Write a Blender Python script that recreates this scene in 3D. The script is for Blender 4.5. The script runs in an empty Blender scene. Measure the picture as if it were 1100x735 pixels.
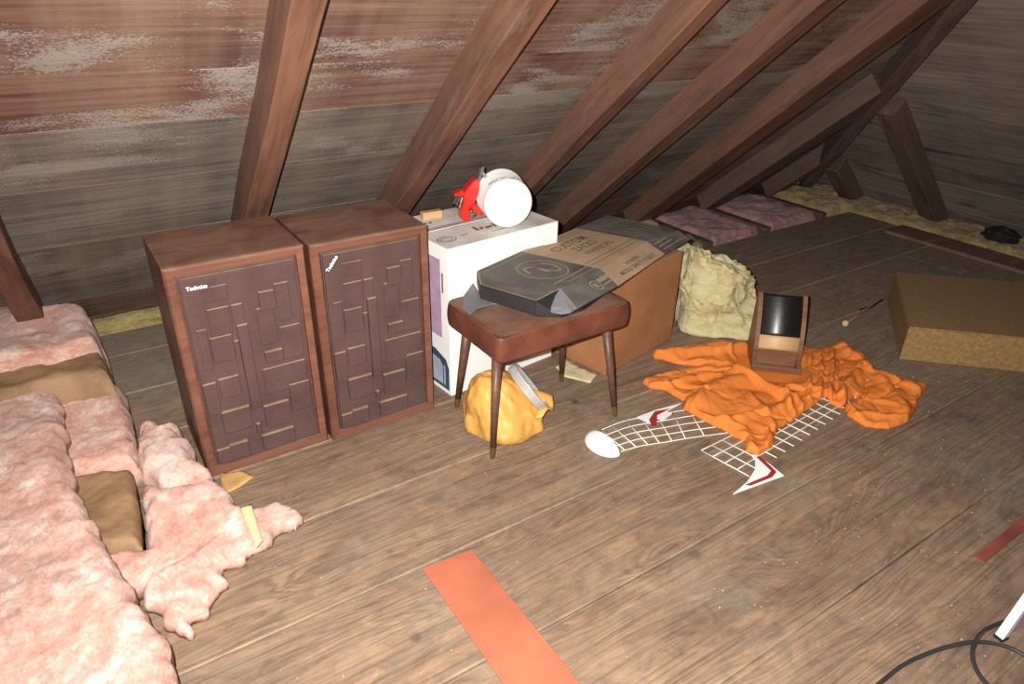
import bpy, bmesh, math, random
import numpy as np
from mathutils import Vector, Matrix, noise, geometry
random.seed(4)
R_ = math.radians
SC = bpy.context.scene
COL = SC.collection
# ------------------------------------------------------------------ camera
F_PX, PITCH, ROLL, YAW, H = 743.0, R_(27.91), R_(1.219), R_(33.93), 1.5
_F = Vector((math.sin(YAW)*math.cos(PITCH), math.cos(YAW)*math.cos(PITCH), -math.sin(PITCH)))
_R = Vector((math.cos(YAW), -math.sin(YAW), 0)); _U = _R.cross(_F)
CR = _R*math.cos(ROLL)+_U*math.sin(ROLL); CU = -_R*math.sin(ROLL)+_U*math.cos(ROLL)
CAM = Vector((0, 0, H))
def at(x, y, z=0.0):
    """point of the place seen at photo pixel (x, y) at height z"""
    d = _F+CR*(x-550)/F_PX-CU*(y-367.5)/F_PX
    return CAM+d*((z-H)/d.z)
def atY(x, y, Y):
    d = _F+CR*(x-550)/F_PX-CU*(y-367.5)/F_PX
    return CAM+d*(Y/d.y)
cd = bpy.data.cameras.new('camera'); cam = bpy.data.objects.new('camera', cd); COL.objects.link(cam)
cd.sensor_width = 36; cd.lens = 36*F_PX/1100; cd.clip_start = .05
M = Matrix((CR, CU, -_F)).transposed().to_4x4(); M.translation = CAM
cam.matrix_world = M
SC.camera = cam
# ------------------------------------------------------------------ node helpers
class NT:
    def __init__(s, name):
        s.m = bpy.data.materials.new(name); s.m.use_nodes = True
        s.t = s.m.node_tree; s.b = s.t.nodes['Principled BSDF']
        s.n = s.t.nodes; s.l = s.t.links
    def _in(s, sock, v):
        if v is None: return
        if isinstance(v, bpy.types.NodeSocket): s.l.new(v, sock)
        else:
            if hasattr(sock.default_value, '__len__') and not hasattr(v, '__len__'): v = (v, v, v)
            if sock.type == 'RGBA' and len(v) == 3: v = (*v, 1)
            sock.default_value = v
    def math(s, op, a, b=None, c=None, clamp=False):
        n = s.n.new('ShaderNodeMath'); n.operation = op; n.use_clamp = clamp
        s._in(n.inputs[0], a); s._in(n.inputs[1], b); s._in(n.inputs[2], c); return n.outputs[0]
    def coord(s, kind='Object'):
        return s.n.new('ShaderNodeTexCoord').outputs[kind]
    def mapping(s, v, scale=(1, 1, 1), loc=(0, 0, 0), rot=(0, 0, 0)):
        n = s.n.new('ShaderNodeMapping'); s._in(n.inputs['Vector'], v)
        n.inputs['Scale'].default_value = scale; n.inputs['Location'].default_value = loc; n.inputs['Rotation'].default_value = rot
        return n.outputs[0]
    def noise(s, v, scale=5, detail=4, rough=.55, dist=0, out=0, lac=2):
        n = s.n.new('ShaderNodeTexNoise'); s._in(n.inputs['Vector'], v); n.inputs['Scale'].default_value = scale
        n.inputs['Detail'].default_value = detail; n.inputs['Roughness'].default_value = rough
        n.inputs['Distortion'].default_value = dist; n.inputs['Lacunarity'].default_value = lac
        return n.outputs[out]
    def voronoi(s, v, scale=5, feature='F1', rnd=1, out=0):
        n = s.n.new('ShaderNodeTexVoronoi'); n.feature = feature; s._in(n.inputs['Vector'], v)
        n.inputs['Scale'].default_value = scale; n.inputs['Randomness'].default_value = rnd
        return n.outputs[out]
    def ramp(s, f, stops, interp='LINEAR'):
        n = s.n.new('ShaderNodeValToRGB'); s._in(n.inputs[0], f); cr = n.color_ramp; cr.interpolation = interp
        while len(cr.elements) < len(stops): cr.elements.new(.5)
        for e, (p, c) in zip(cr.elements, stops):
            e.position = p; e.color = (*c, 1) if hasattr(c, '__len__') else (c, c, c, 1)
        return n.outputs[0]
    def mix(s, f, a, b, mode='MIX'):
        n = s.n.new('ShaderNodeMix'); n.data_type = 'RGBA'; n.blend_type = mode
        s._in(n.inputs[0], f); s._in(n.inputs[6], a); s._in(n.inputs[7], b); return n.outputs[2]
    def sep(s, v):
        n = s.n.new('ShaderNodeSeparateXYZ'); s._in(n.inputs[0], v); return n.outputs
    def comb(s, x, y, z):
        n = s.n.new('ShaderNodeCombineXYZ'); s._in(n.inputs[0], x); s._in(n.inputs[1], y); s._in(n.inputs[2], z); return n.outputs[0]
    def attr(s, name, out=2):
        n = s.n.new('ShaderNodeAttribute'); n.attribute_name = name; return n.outputs[out]
    def bump(s, h, strength=.3, dist=.01, normal=None):
        n = s.n.new('ShaderNodeBump'); s._in(n.inputs['Height'], h); n.inputs['Strength'].default_value = strength
        n.inputs['Distance'].default_value = dist; s._in(n.inputs['Normal'], normal); return n.outputs[0]
    def smooth(s, x, a, b):
        n = s.n.new('ShaderNodeMapRange'); n.interpolation_type = 'SMOOTHSTEP'; s._in(n.inputs[0], x)
        n.inputs[1].default_value = a; n.inputs[2].default_value = b; return n.outputs[0]
    def fin(s, col=None, rough=None, normal=None, **kw):
        s._in(s.b.inputs['Base Color'], col); s._in(s.b.inputs['Roughness'], rough); s._in(s.b.inputs['Normal'], normal)
        for k, v in kw.items(): s._in(s.b.inputs[k.replace('_', ' ')], v)
        return s.m
def srgb(r, g, b):
    f = lambda c: (c/255/12.92) if c/255 <= .04045 else ((c/255+.055)/1.055)**2.4
    return (f(r), f(g), f(b))
def up_mask(n, a=.55, b=.9):
    g = n.n.new('ShaderNodeNewGeometry'); return n.smooth(n.sep(g.outputs['Normal'])[2], a, b)
def plain(name, col, rough=.6, var=.12, scale=12, bump=.15, dust=0, metal=0, bd=.002, dustcol=(.36, .29, .22)):
    n = NT(name); c = n.coord()
    nz = n.noise(c, scale, 5)
    dark = tuple(x*(1-var*2) for x in col); lite = tuple(min(1, x*(1+var)) for x in col)
    o = n.ramp(nz, [(.3, dark), (.7, lite)])
    if dust:
        dm = n.math('MULTIPLY', up_mask(n), n.math('MULTIPLY', n.ramp(n.noise(c, 9, 6), [(.3, .25), (.75, 1.)]), dust))
        o = n.mix(dm, o, dustcol)
        r = n.math('ADD', rough, n.math('MULTIPLY', dm, .35), clamp=True)
    else: r = rough
    return n.fin(o, r, n.bump(n.noise(c, scale*6, 4), bump, bd), Metallic=metal)
def wood(name, c1, c2, rough=.65, grain=55, dust=0, streak=1., worn=0, spec=.4, dustcol=(.33, .27, .21), side=0):
    """grain along local X"""
    n = NT(name); c = n.coord()
    info = n.n.new('ShaderNodeObjectInfo').outputs['Random']
    off = n.comb(n.math('MULTIPLY', info, 37.), n.math('MULTIPLY', info, 11.), 0)
    va = n.n.new('ShaderNodeVectorMath'); va.operation = 'ADD'; n._in(va.inputs[0], c); n._in(va.inputs[1], off); c2_ = va.outputs[0]
    big = n.noise(n.mapping(c2_, (1.2, 7, 7)), 1.6, 5, .6, .6)
    fine = n.noise(n.mapping(c2_, (2.2, grain, grain)), 1, 6, .65, .25)
    f = n.math('ADD', n.math('MULTIPLY', fine, .55*streak), n.math('MULTIPLY', big, .75))
    o = n.ramp(f, [(.42, c1), (.62, tuple((a+b)/2 for a, b in zip(c1, c2))), (.82, c2)])
    if worn:
        w = n.ramp(n.noise(n.mapping(c2_, (1, 3, 3)), 3.2, 7, .7), [(.56, 0), (.7, 1)])
        o = n.mix(n.math('MULTIPLY', w, worn), o, (.27, .2, .15))
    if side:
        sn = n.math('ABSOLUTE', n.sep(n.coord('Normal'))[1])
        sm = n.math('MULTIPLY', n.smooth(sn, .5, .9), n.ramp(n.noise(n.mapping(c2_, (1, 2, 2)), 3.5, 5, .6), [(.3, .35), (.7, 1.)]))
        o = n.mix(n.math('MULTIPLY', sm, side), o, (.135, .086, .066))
    r = rough
    if dust:
        dm = n.math('MULTIPLY', up_mask(n), n.math('MULTIPLY', n.ramp(n.noise(c, 6, 6, .6, .8), [(.35, .2), (.7, 1.)]), dust))
        o = n.mix(dm, o, dustcol); r = n.math('ADD', rough, n.math('MULTIPLY', dm, .4), clamp=True)
    return n.fin(o, r, n.bump(f, .35, .004), Specular_IOR_Level=spec)
# ------------------------------------------------------------------ mesh helpers
def link(name, me, mat=None, parent=None, smooth=False):
    o = bpy.data.objects.new(name, me); COL.objects.link(o)
    if mat is not None and not len(me.materials): me.materials.append(mat)
    if parent: o.parent = parent
    if smooth:
        for p in me.polygons: p.use_smooth = True
    return o
def obj(name, bm, mat=None, parent=None, smooth=False, recalc=True):
    if recalc: bmesh.ops.recalc_face_normals(bm, faces=bm.faces)
    me = bpy.data.meshes.new(name); bm.to_mesh(me); bm.free()
    return link(name, me, mat, parent, smooth)
def tag(o, label=None, cat=None, group=None, kind=None):
    if label: o['label'] = label
    if cat: o['category'] = cat
    if group: o['group'] = group
    if kind: o['kind'] = kind
    return o
def thing(name, label, cat, loc=(0, 0, 0), rz=0, group=None, rot=None):
    o = bpy.data.objects.new(name, None); COL.objects.link(o); o.location = loc
    o.rotation_euler = rot if rot else (0, 0, rz); o.empty_display_size = .05
    return tag(o, label, cat, group)
def box(bm, x0, x1, y0, y1, z0, z1, bev=0, seg=2, mat=None):
    M_ = Matrix.Translation(((x0+x1)/2, (y0+y1)/2, (z0+z1)/2)) @ Matrix.Diagonal((x1-x0, y1-y0, z1-z0, 1))
    if mat is not None: M_ = mat @ M_
    r = bmesh.ops.create_cube(bm, size=1, matrix=M_)
    if bev:
        es = list({e for v in r['verts'] for e in v.link_edges})
        bmesh.ops.bevel(bm, geom=es, offset=bev, segments=seg, affect='EDGES', profile=.5)
    return bm
def frust(bm, p0, p1, r0, r1, seg=20, cap=True):
    p0, p1 = Vector(p0), Vector(p1); d = (p1-p0)
    q = d.to_track_quat('Z', 'Y').to_matrix().to_4x4()
    bmesh.ops.create_cone(bm, cap_ends=cap, segments=seg, radius1=r0, radius2=r1, depth=d.length, matrix=Matrix.Translation((p0+p1)/2) @ q)
    return bm
def lathe(bm, prof, seg=40, mat=None, jitter=None):
    rings = []
    for i, (r, z) in enumerate(prof):
        ring = []
        for k in range(seg):
            a = 2*math.pi*k/seg; rr = r*(jitter(a, z) if jitter else 1)
            p = Vector((rr*math.cos(a), rr*math.sin(a), z)); ring.append(bm.verts.new(mat @ p if mat else p))
        rings.append(ring)
    for a, b in zip(rings, rings[1:]):
        for k in range(seg): bm.faces.new((a[k], a[(k+1) % seg], b[(k+1) % seg], b[k]))
    return rings
def tube(bm, pts, r, seg=8):
    pts = [Vector(p) for p in pts]; prev = None; up = Vector((0, 0, 1))
    for i, p in enumerate(pts):
        t = (pts[min(i+1, len(pts)-1)]-pts[max(i-1, 0)]).normalized()
        a = t.cross(up) if abs(t.dot(up)) < .95 else t.cross(Vector((1, 0, 0))); a.normalize(); b = a.cross(t)
        ring = [bm.verts.new(p+(a*math.cos(2*math.pi*k/seg)+b*math.sin(2*math.pi*k/seg))*r) for k in range(seg)]
        if prev:
            for k in range(seg): bm.faces.new((prev[k], prev[(k+1) % seg], ring[(k+1) % seg], ring[k]))
        else: bm.faces.new(ring[::-1])
        prev = ring
    bm.faces.new(prev)
def smoothpts(pts, n=8):
    pts = [Vector(p) for p in pts]; out = []
    for i in range(len(pts)-1):
        p0, p1, p2, p3 = pts[max(i-1, 0)], pts[i], pts[i+1], pts[min(i+2, len(pts)-1)]
        for k in range(n):
            t = k/n
            out.append(.5*((2*p1)+(p2-p0)*t+(2*p0-5*p1+4*p2-p3)*t*t+(-p0+3*p1-3*p2+p3)*t**3))
    out.append(pts[-1]); return out
def prism(bm, poly, z0, z1, mat=None):
    """extrude an XY polygon from z0 to z1"""
    f = lambda p: mat @ p if mat else p
    a = [bm.verts.new(f(Vector((x, y, z0)))) for x, y in poly]; b = [bm.verts.new(f(Vector((x, y, z1)))) for x, y in poly]
    bm.faces.new(a[::-1]); bm.faces.new(b)
    for i in range(len(poly)):
        j = (i+1) % len(poly); bm.faces.new((a[i], a[j], b[j], b[i]))
def fbm(x, y, z=0, o=4):
    return noise.fractal(Vector((x, y, z)), 1., 2., o)
def slab(name, outline, top, bottom, res=.02, jitter=.0, jscale=20, rim=.04, rimh=.35, hshift=0, hs=18, mat=None, parent=None, seed=0, smoothface=True):
    """a soft sheet or batt: outline in XY, top(x, y, d) and bottom(x, y) give its two faces (d = distance to the rim)"""
    pts = []
    n = len(outline)
    for i in range(n):
        a = Vector(outline[i][:2]); b = Vector(outline[(i+1) % n][:2]); L = (b-a).length; k = max(1, int(L/res))
        for j in range(k): pts.append(a.lerp(b, j/k))
    if jitter:
        q = []
        for i, p in enumerate(pts):
            t = (pts[(i+1) % len(pts)]-pts[i-1]); nn = Vector((t.y, -t.x)).normalized()
            q.append(p+nn*jitter*(fbm(p.x*jscale+seed, p.y*jscale)))
        pts = q
    B = np.array([tuple(p) for p in pts]); Bn = np.roll(B, -1, 0)
    def dist(P):
        out = np.empty(len(P))
        ab = Bn-B; l2 = (ab**2).sum(1)+1e-12
        for i in range(0, len(P), 400):
            q = P[i:i+400, None, :]; t = np.clip(((q-B)*ab).sum(2)/l2, 0, 1); pr = B+t[..., None]*ab
            out[i:i+400] = np.sqrt(((q-pr)**2).sum(2)).min(1)
        return out
    def inside(P):
        c = np.zeros(len(P), bool)
        for (x1, y1), (x2, y2) in zip(B, Bn):
            if y1 == y2: continue
            m = ((y1 > P[:, 1]) != (y2 > P[:, 1])) & (P[:, 0] < (x2-x1)*(P[:, 1]-y1)/(y2-y1)+x1); c ^= m
        return c
    lo, hi = B.min(0), B.max(0)
    xs = np.arange(lo[0], hi[0], res); ys = np.arange(lo[1], hi[1], res*.866)
    G = np.array([(x+(res/2 if j % 2 else 0), y) for j, y in enumerate(ys) for x in xs])
    G = G[inside(G)]; G = G[dist(G) > res*.55]
    allp = [Vector(p) for p in B]+[Vector(p) for p in G]
    v2, e2, f2, _, _, _ = geometry.delaunay_2d_cdt(allp, [(i, (i+1) % len(B)) for i in range(len(B))], [], 1, 1e-6)
    P = np.array([(v.x, v.y) for v in v2]); D = dist(P)
    bm = bmesh.new(); T = []; Bt = []
    for (x, y), d in zip(P, D):
        zb = bottom(x, y); zt = top(x, y, d)
        e = min(d/rim, 1.); k = rimh+(1-rimh)*math.sqrt(max(0, 1-(1-e)**2))
        z = zb+max(.001, (zt-zb)*k)
        dx = dy = 0
        if hshift and d > res*.3:
            dx = hshift*fbm(x*hs+7+seed, y*hs, z*hs); dy = hshift*fbm(x*hs, y*hs+31+seed, z*hs)
        T.append(bm.verts.new((x+dx, y+dy, z))); Bt.append(bm.verts.new((x, y, zb)))
    cnt = {}
    for f in f2:
        bm.faces.new([T[i] for i in f]); bm.faces.new([Bt[i] for i in reversed(f)])
        for i in range(len(f)):
            a, b = f[i], f[(i+1) % len(f)]; cnt[(a, b)] = cnt.get((a, b), 0)+1
    for (a, b) in cnt:
        if (b, a) not in cnt: bm.faces.new((T[b], T[a], Bt[a], Bt[b]))
    return obj(name, bm, mat, parent, smoothface)
def text_mesh(name, s, size, mat, parent, M_, bold=0.0, ext=.0006, align='CENTER', sx=1., spacing=1.):
    cu = bpy.data.curves.new(name, 'FONT'); cu.body = s; cu.size = size; cu.extrude = ext; cu.offset = bold
    cu.align_x = align; cu.align_y = 'CENTER'; cu.space_character = spacing; cu.resolution_u = 3
    t = bpy.data.objects.new(name, cu); COL.objects.link(t)
    dg = bpy.context.evaluated_depsgraph_get(); me = bpy.data.meshes.new_from_object(t.evaluated_get(dg))
    bpy.data.objects.remove(t); bpy.data.curves.remove(cu)
    me.name = name
    me.transform(M_ @ Matrix.Diagonal((sx, 1, 1, 1)))
    me.materials.clear()
    return link(name, me, mat, parent)
# ================================================================== MATERIALS
# --- floor boards: rings of grain as level lines of one field, per-board offsets
BW = .36; SEAM0 = 1.337   # seams at SEAM0 + k*BW
def floor_mat():
    n = NT('floor_boards'); c = n.coord(); X, Y, Z = n.sep(c)
    bid = n.attr('board')                                        # random value per board
    xs = n.math('ADD', X, n.math('MULTIPLY', bid, 13.7)); 
    n1 = n.noise(n.comb(n.math('MULTIPLY', xs, .55), n.math('MULTIPLY', Y, 3.2), n.math('MULTIPLY', bid, 9.)), 1.5, 3, .5)
    n2 = n.noise(n.comb(n.math('MULTIPLY', xs, 2.), n.math('MULTIPLY', Y, 9.), 3.), 2, 3, .5)
    Fv = n.math('ADD', Y, n.math('ADD', n.math('MULTIPLY', n1, .42), n.math('MULTIPLY', n2, .018)))
    for (kx, ky, ax, ay, am) in ((1.62, .79, .20, .085, .13), (.37, 1.71, .05, .03, .03), (.885, 1.24, .06, .035, .035), (1.24, .99, .12, .05, .05), (.33, 1.45, .12, .05, .06), (2.15, .95, .1, .05, .05), (.62, 1.18, .13, .05, .06)):
        dx = n.math('DIVIDE', n.math('SUBTRACT', X, kx), ax); dy = n.math('DIVIDE', n.math('SUBTRACT', Y, ky), ay)
        r2 = n.math('ADD', n.math('MULTIPLY', dx, dx), n.math('MULTIPLY', dy, dy))
        Fv = n.math('ADD', Fv, n.math('MULTIPLY', n.math('EXPONENT', n.math('MULTIPLY', r2, -1.)), am))
    ring = n.math('SINE', n.math('MULTIPLY', Fv, 330.)); ring2 = n.math('SINE', n.math('ADD', n.math('MULTIPLY', Fv, 117.), 1.))
    rr = n.math('ADD', n.math('MULTIPLY', ring, .5), .5); rr = n.math('POWER', rr, 2.4)
    r2_ = n.math('POWER', n.math('ADD', n.math('MULTIPLY', ring2, .5), .5), 1.5)
    msk = n.ramp(n.noise(n.mapping(c, (1, 4, 1)), 2.3, 4, .6), [(.38, .15), (.62, 1.)])
    fib = n.noise(n.mapping(c, (9, 260, 1)), 1, 4, .6)
    base = n.ramp(n.noise(n.mapping(c, (.8, 2.2, 1)), 2.2, 5, .6, .5), [(.3, (.180, .115, .076)), (.55, (.265, .180, .122)), (.75, (.33, .235, .165))])
    base = n.mix(n.ramp(bid, [(0, .0), (1, .4)]), base, (.34, .25, .175))
    g = n.math('MULTIPLY', n.math('MULTIPLY', rr, msk), .52)
    col = n.mix(g, base, (.095, .058, .040))
    col = n.mix(n.math('MULTIPLY', r2_, .30), col, (.12, .078, .055))
    ln = n.noise(n.mapping(c, (1.2, 95, 1)), 1, 3, .5, .3); col = n.mix(n.ramp(ln, [(.52, 0), (.62, .42)]), col, (.10, .062, .042))
    col = n.mix(n.ramp(fib, [(.45, .0), (.8, .35)]), col, (.33, .25, .19))
    # grime, dark spots, grey wear, ochre rubbed patches
    gr = n.ramp(n.noise(n.mapping(c, (1, 1.7, 1)), 4.3, 7, .66, .4), [(.58, 0), (.68, .5), (.8, .7)])
    col = n.mix(gr, col, (.085, .066, .055))
    gy = n.ramp(n.noise(n.mapping(c, (1, 1.5, 1), (3.1, 4, 0)), 2.6, 6, .62), [(.52, 0), (.72, .6)])
    col = n.mix(gy, col, (.235, .20, .165))
    oc = n.ramp(n.noise(n.mapping(c, (1, 3, 1), (7, 1, 0)), 3.1, 6, .6), [(.58, 0), (.72, .5)])
    col = n.mix(oc, col, (.42, .26, .15))
    sp = n.ramp(n.voronoi(n.mapping(c, (1, 1, 1), (0, 0, 0)), 5.5), [(.05, 1), (.11, 0)])
    spm = n.ramp(n.noise(c, 3.7, 3), [(.55, 0), (.6, .75)])
    col = n.mix(n.math('MULTIPLY', sp, spm), col, (.055, .045, .04))
    ws = n.ramp(n.voronoi(c, 46), [(.06, 1), (.13, 0)]); wm = n.ramp(n.noise(c, 8, 4), [(.6, 0), (.66, .7)])
    col = n.mix(n.math('MULTIPLY', ws, wm), col, (.45, .38, .3))
    # the far boards are mixed towards flatter grey-browns
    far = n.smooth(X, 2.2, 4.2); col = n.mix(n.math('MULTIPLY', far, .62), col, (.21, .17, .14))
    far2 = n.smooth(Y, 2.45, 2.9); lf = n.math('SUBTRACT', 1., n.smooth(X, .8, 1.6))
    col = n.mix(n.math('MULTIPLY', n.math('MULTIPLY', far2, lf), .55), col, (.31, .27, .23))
    mo = n.noise(n.mapping(c, (1, 1.4, 1)), 13, 6, .68, .8)
    col = n.mix(1., col, n.ramp(mo, [(.3, (.74, .73, .74)), (.5, (.98, .96, .95)), (.72, (1.2, 1.16, 1.1))]), 'MULTIPLY')
    g3 = n.ramp(n.noise(n.mapping(c, (1, 1.3, 1), (5, 9, 0)), 9, 6, .7, .6), [(.60, 0), (.68, .5)]); col = n.mix(g3, col, (.15, .135, .115))
    o3 = n.ramp(n.noise(n.mapping(c, (1, 2.2, 1), (1, 2, 0)), 8, 5, .65, .6), [(.60, 0), (.70, .45)]); col = n.mix(o3, col, (.40, .24, .15))
    edge = n.attr('edge'); ed = n.smooth(edge, .012, .0)
    en = n.ramp(n.noise(n.mapping(c, (3, 0, 1)), 2.2, 4, .6), [(.42, 0), (.6, 1)])
    col = n.mix(n.math('MULTIPLY', n.smooth(edge, .012, .003), n.math('MULTIPLY', en, .45)), col, (.34, .26, .18))
    h = n.math('ADD', n.math('MULTIPLY', rr, -.4), n.math('MULTIPLY', fib, .5))
    return n.fin(col, .62, n.bump(h, .35, .002), Specular_IOR_Level=.35)
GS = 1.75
def deck_mat(name, hip=False):
    n = NT(name); c = n.coord(); X, Y, Z = n.sep(c)
    bid = n.attr('board'); red = n.attr('red')
    cc = n.comb(n.math('ADD', X, n.math('MULTIPLY', bid, 5.)), Y, n.math('MULTIPLY', bid, 7.))
    grain = n.noise(n.mapping(cc, (1.0, 34, 1)), 1.5, 5, .55, .3)
    big = n.noise(n.mapping(cc, (.9, 3.2, 1)), 2.0, 6, .65, .8)
    f = n.math('ADD', n.math('MULTIPLY', grain, .55), n.math('MULTIPLY', big, .5))
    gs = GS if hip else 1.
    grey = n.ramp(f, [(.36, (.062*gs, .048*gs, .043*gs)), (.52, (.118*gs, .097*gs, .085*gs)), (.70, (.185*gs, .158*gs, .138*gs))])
    rd = n.ramp(f, [(.38, (.048, .017, .016)), (.50, (.125, .052, .040)), (.70, (.23, .128, .094))])
    rm = n.ramp(n.math('ADD', n.math('MULTIPLY', n.noise(n.mapping(cc, (.8, 3.0, 1)), 2.6, 7, .68, .6), 1.2), n.math('SUBTRACT', red, .62)), [(.40, 0), (.58, 1)])
    col = n.mix(rm, grey, rd)
    fl = n.noise(n.mapping(cc, (13, 22, 1)), 10, 3, .65, .2)
    fm = n.noise(n.mapping(cc, (1.0, 2.8, 1), (2, 5, 0)), 2.0, 4, .55, .4)
    flake = n.ramp(n.math('ADD', n.math('MULTIPLY', fl, .5), n.math('MULTIPLY', fm, 1.)), [(.785, 0), (.815, .75), (.92, .85)])
    flake = n.math('MULTIPLY', flake, n.attr('flake'))
    col = n.mix(flake, col, (.31, .285, .255))
    st = n.ramp(n.noise(n.mapping(cc, (.6, 4, 1), (9, 0, 0)), 1.7, 5, .6, .7), [(.54, 0), (.64, .85)])
    col = n.mix(n.math('MULTIPLY', st, n.attr('stain')), col, (.028, .020, .018))
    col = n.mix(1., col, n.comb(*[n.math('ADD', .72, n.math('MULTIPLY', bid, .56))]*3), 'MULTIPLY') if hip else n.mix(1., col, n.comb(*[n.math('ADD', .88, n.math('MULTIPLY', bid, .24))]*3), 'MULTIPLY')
    ed = n.attr('edge'); en = n.ramp(n.noise(n.mapping(cc, (2, 0, 1)), 2.2, 4, .6), [(.4, .15), (.62, .8)])
    col = n.mix(n.math('MULTIPLY', n.smooth(ed, .014, .004), n.math('MULTIPLY', en, .55)), col, (.30, .22, .155))
    return n.fin(col, .85, n.bump(n.math('ADD', grain, n.math('MULTIPLY', flake, .6)), .5, .005), Specular_IOR_Level=.2)
def fluff_mat(name, c_dark, c_mid, c_lite, dirt=.0, warp=1.):
    n = NT(name); c = n.coord()
    a = n.noise(n.mapping(c, (1, 1, 2.5)), 6, 7, .62, 1.2*warp); b = n.noise(n.mapping(c, (1.6, 1, 3.)), 26, 6, .7, 1.5*warp)
    f = n.math('ADD', n.math('MULTIPLY', a, .6), n.math('MULTIPLY', b, .4))
    col = n.ramp(f, [(.38, c_dark), (.49, c_mid), (.60, c_lite)])
    if dirt:
        dm = n.ramp(n.noise(n.mapping(c, (1.6, .7, 1)), 2.7, 6, .6, .5), [(.56, 0), (.68, dirt)])
        col = n.mix(dm, col, (.33, .19, .13))
    fib = n.noise(n.mapping(c, (1, 1, 4)), 70, 5, .8, 2.)
    h = n.math('ADD', n.math('MULTIPLY', f, .8), n.math('MULTIPLY', fib, .5))
    return n.fin(col, .95, n.bump(h, .8, .012), Specular_IOR_Level=.1, Sheen_Weight=.25)
m_floor = floor_mat(); m_deck = deck_mat('roof_deck')
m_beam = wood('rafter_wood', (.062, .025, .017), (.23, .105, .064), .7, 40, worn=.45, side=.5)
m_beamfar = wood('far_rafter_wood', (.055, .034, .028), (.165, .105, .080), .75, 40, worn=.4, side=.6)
m_plate = wood('dark_red_plate', (.04, .018, .015), (.10, .05, .04), .8, 40)
m_pink = fluff_mat('pink_fibreglass', (.60, .26, .20), (.76, .44, .36), (.88, .72, .65), .4)
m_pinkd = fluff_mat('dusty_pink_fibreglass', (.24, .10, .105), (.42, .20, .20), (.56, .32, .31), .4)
m_yellow = fluff_mat('cream_yellow_fibreglass', (.50, .40, .17), (.66, .57, .29), (.74, .68, .42), .1)
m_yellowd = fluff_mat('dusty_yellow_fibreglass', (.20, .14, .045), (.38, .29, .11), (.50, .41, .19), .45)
m_kraft = plain('kraft_paper', (.30, .18, .095), .7, .22, 6, .35, bd=.006)
m_walnut = wood('walnut_veneer', (.070, .026, .018), (.165, .068, .042), .38, 60, dust=.65, dustcol=(.24, .15, .11))
m_frame = wood('reddish_frame_wood', (.10, .040, .027), (.205, .085, .055), .38, 60, dust=.5)
def foam_mat():
    n = NT('grille_foam'); c = n.coord(); nz = n.noise(c, 7, 5, .6)
    base = n.ramp(nz, [(.35, (.082, .047, .044)), (.7, (.108, .066, .060))])
    dm = n.math('MULTIPLY', up_mask(n, .4, .8), n.ramp(n.noise(c, 14, 4), [(.3, .45), (.6, .95)]))
    smear = n.ramp(n.noise(n.mapping(c, (1, 1, .6), (3, 0, 0)), 9, 5, .6), [(.62, 0), (.75, .3)])
    col = n.mix(dm, n.mix(smear, base, (.17, .12, .08)), (.36, .25, .15))
    return n.fin(col, .95, n.bump(n.noise(c, 420, 3), .5, .0015), Specular_IOR_Level=.1)
m_foam = foam_mat()
m_white = plain('white_print', (.72, .72, .7), .5, .05)
m_darkprint = plain('dark_badge', (.06, .05, .05), .5, .1)
m_boxwhite = plain('white_box_card', (.94, .93, .92), .6, .02, 6, .1, dust=.85, dustcol=(.36, .30, .24))
m_boxbrown = plain('brown_corrugated_card', (.38, .165, .07), .75, .12, 5, .15, dust=.4)
m_black = plain('black_printed_card', (.042, .039, .040), .6, .15, 7, .15, dust=.66, dustcol=(.27, .24, .205))
m_blackside = plain('black_card_side', (.025, .023, .026), .6, .15, 7, .1)
m_tan = plain('tan_printed_card', (.50, .33, .205), .7, .12, 7, .15, dust=.3, dustcol=(.40, .31, .22))
m_greycard = plain('grey_card_back', (.20, .20, .22), .75, .15, 10, .1)
m_ink = plain('faded_ink', (.17, .135, .105), .8, .1)
m_inkpale = plain('pale_print', (.34, .28, .19), .8, .1)
m_purple = plain('purple_print', (.50, .33, .47), .6, .12, dust=.5)
m_blue = plain('dark_blue_print', (.05, .08, .14), .6, .1)
m_lightblue = plain('pale_blue_print', (.40, .47, .55), .6, .1)
m_vinyl = plain('brown_vinyl', (.165, .052, .032), .4, .3, 5, .3, dust=.75, dustcol=(.24, .16, .115), bd=.003)
m_leg = wood('stool_leg_wood', (.07, .032, .022), (.16, .08, .052), .45, 50)
m_brass = plain('tarnished_brass', (.24, .17, .06), .45, .2, metal=.7)
m_bag = plain('yellow_bag_vinyl', (.70, .37, .085), .45, .14, 8, .2, bd=.003)
m_tin = plain('dull_tin', (.60, .60, .59), .32, .06, 20, .05, metal=.35)
def cloth_mat():
    n = NT('orange_cloth'); c = n.coord()
    col = n.ramp(n.noise(c, 6, 5, .6), [(.3, (.66, .185, .036)), (.7, (.76, .24, .055))])
    h = n.math('ADD', n.noise(n.mapping(c, (1, 1.6, 1)), 10, 3, .5, 1.6), n.math('MULTIPLY', n.noise(c, 300, 2, .6, 0.), .03))
    return n.fin(col, .85, n.bump(h, .35, .010), Specular_IOR_Level=.12)
m_cloth = cloth_mat()
m_net = plain('white_plastic_net', (.78, .76, .70), .5, .05)
m_red = plain('red_plastic', (.62, .025, .022), .25, .1)
m_redmark = plain('dark_red_paint', (.36, .03, .03), .5, .1)
m_tub = plain('white_tub_plastic', (.92, .92, .91), .35, .02)
m_chrome = plain('chrome', (.8, .8, .8), .12, .02, metal=1)
m_grey = plain('grey_metal', (.3, .29, .28), .4, .1, metal=.5)
m_gloss = NT('glossy_black_panel').fin((.010, .010, .011), 0.42, None, Specular_IOR_Level=.9, Coat_Weight=.3, Coat_Roughness=.3)
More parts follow.
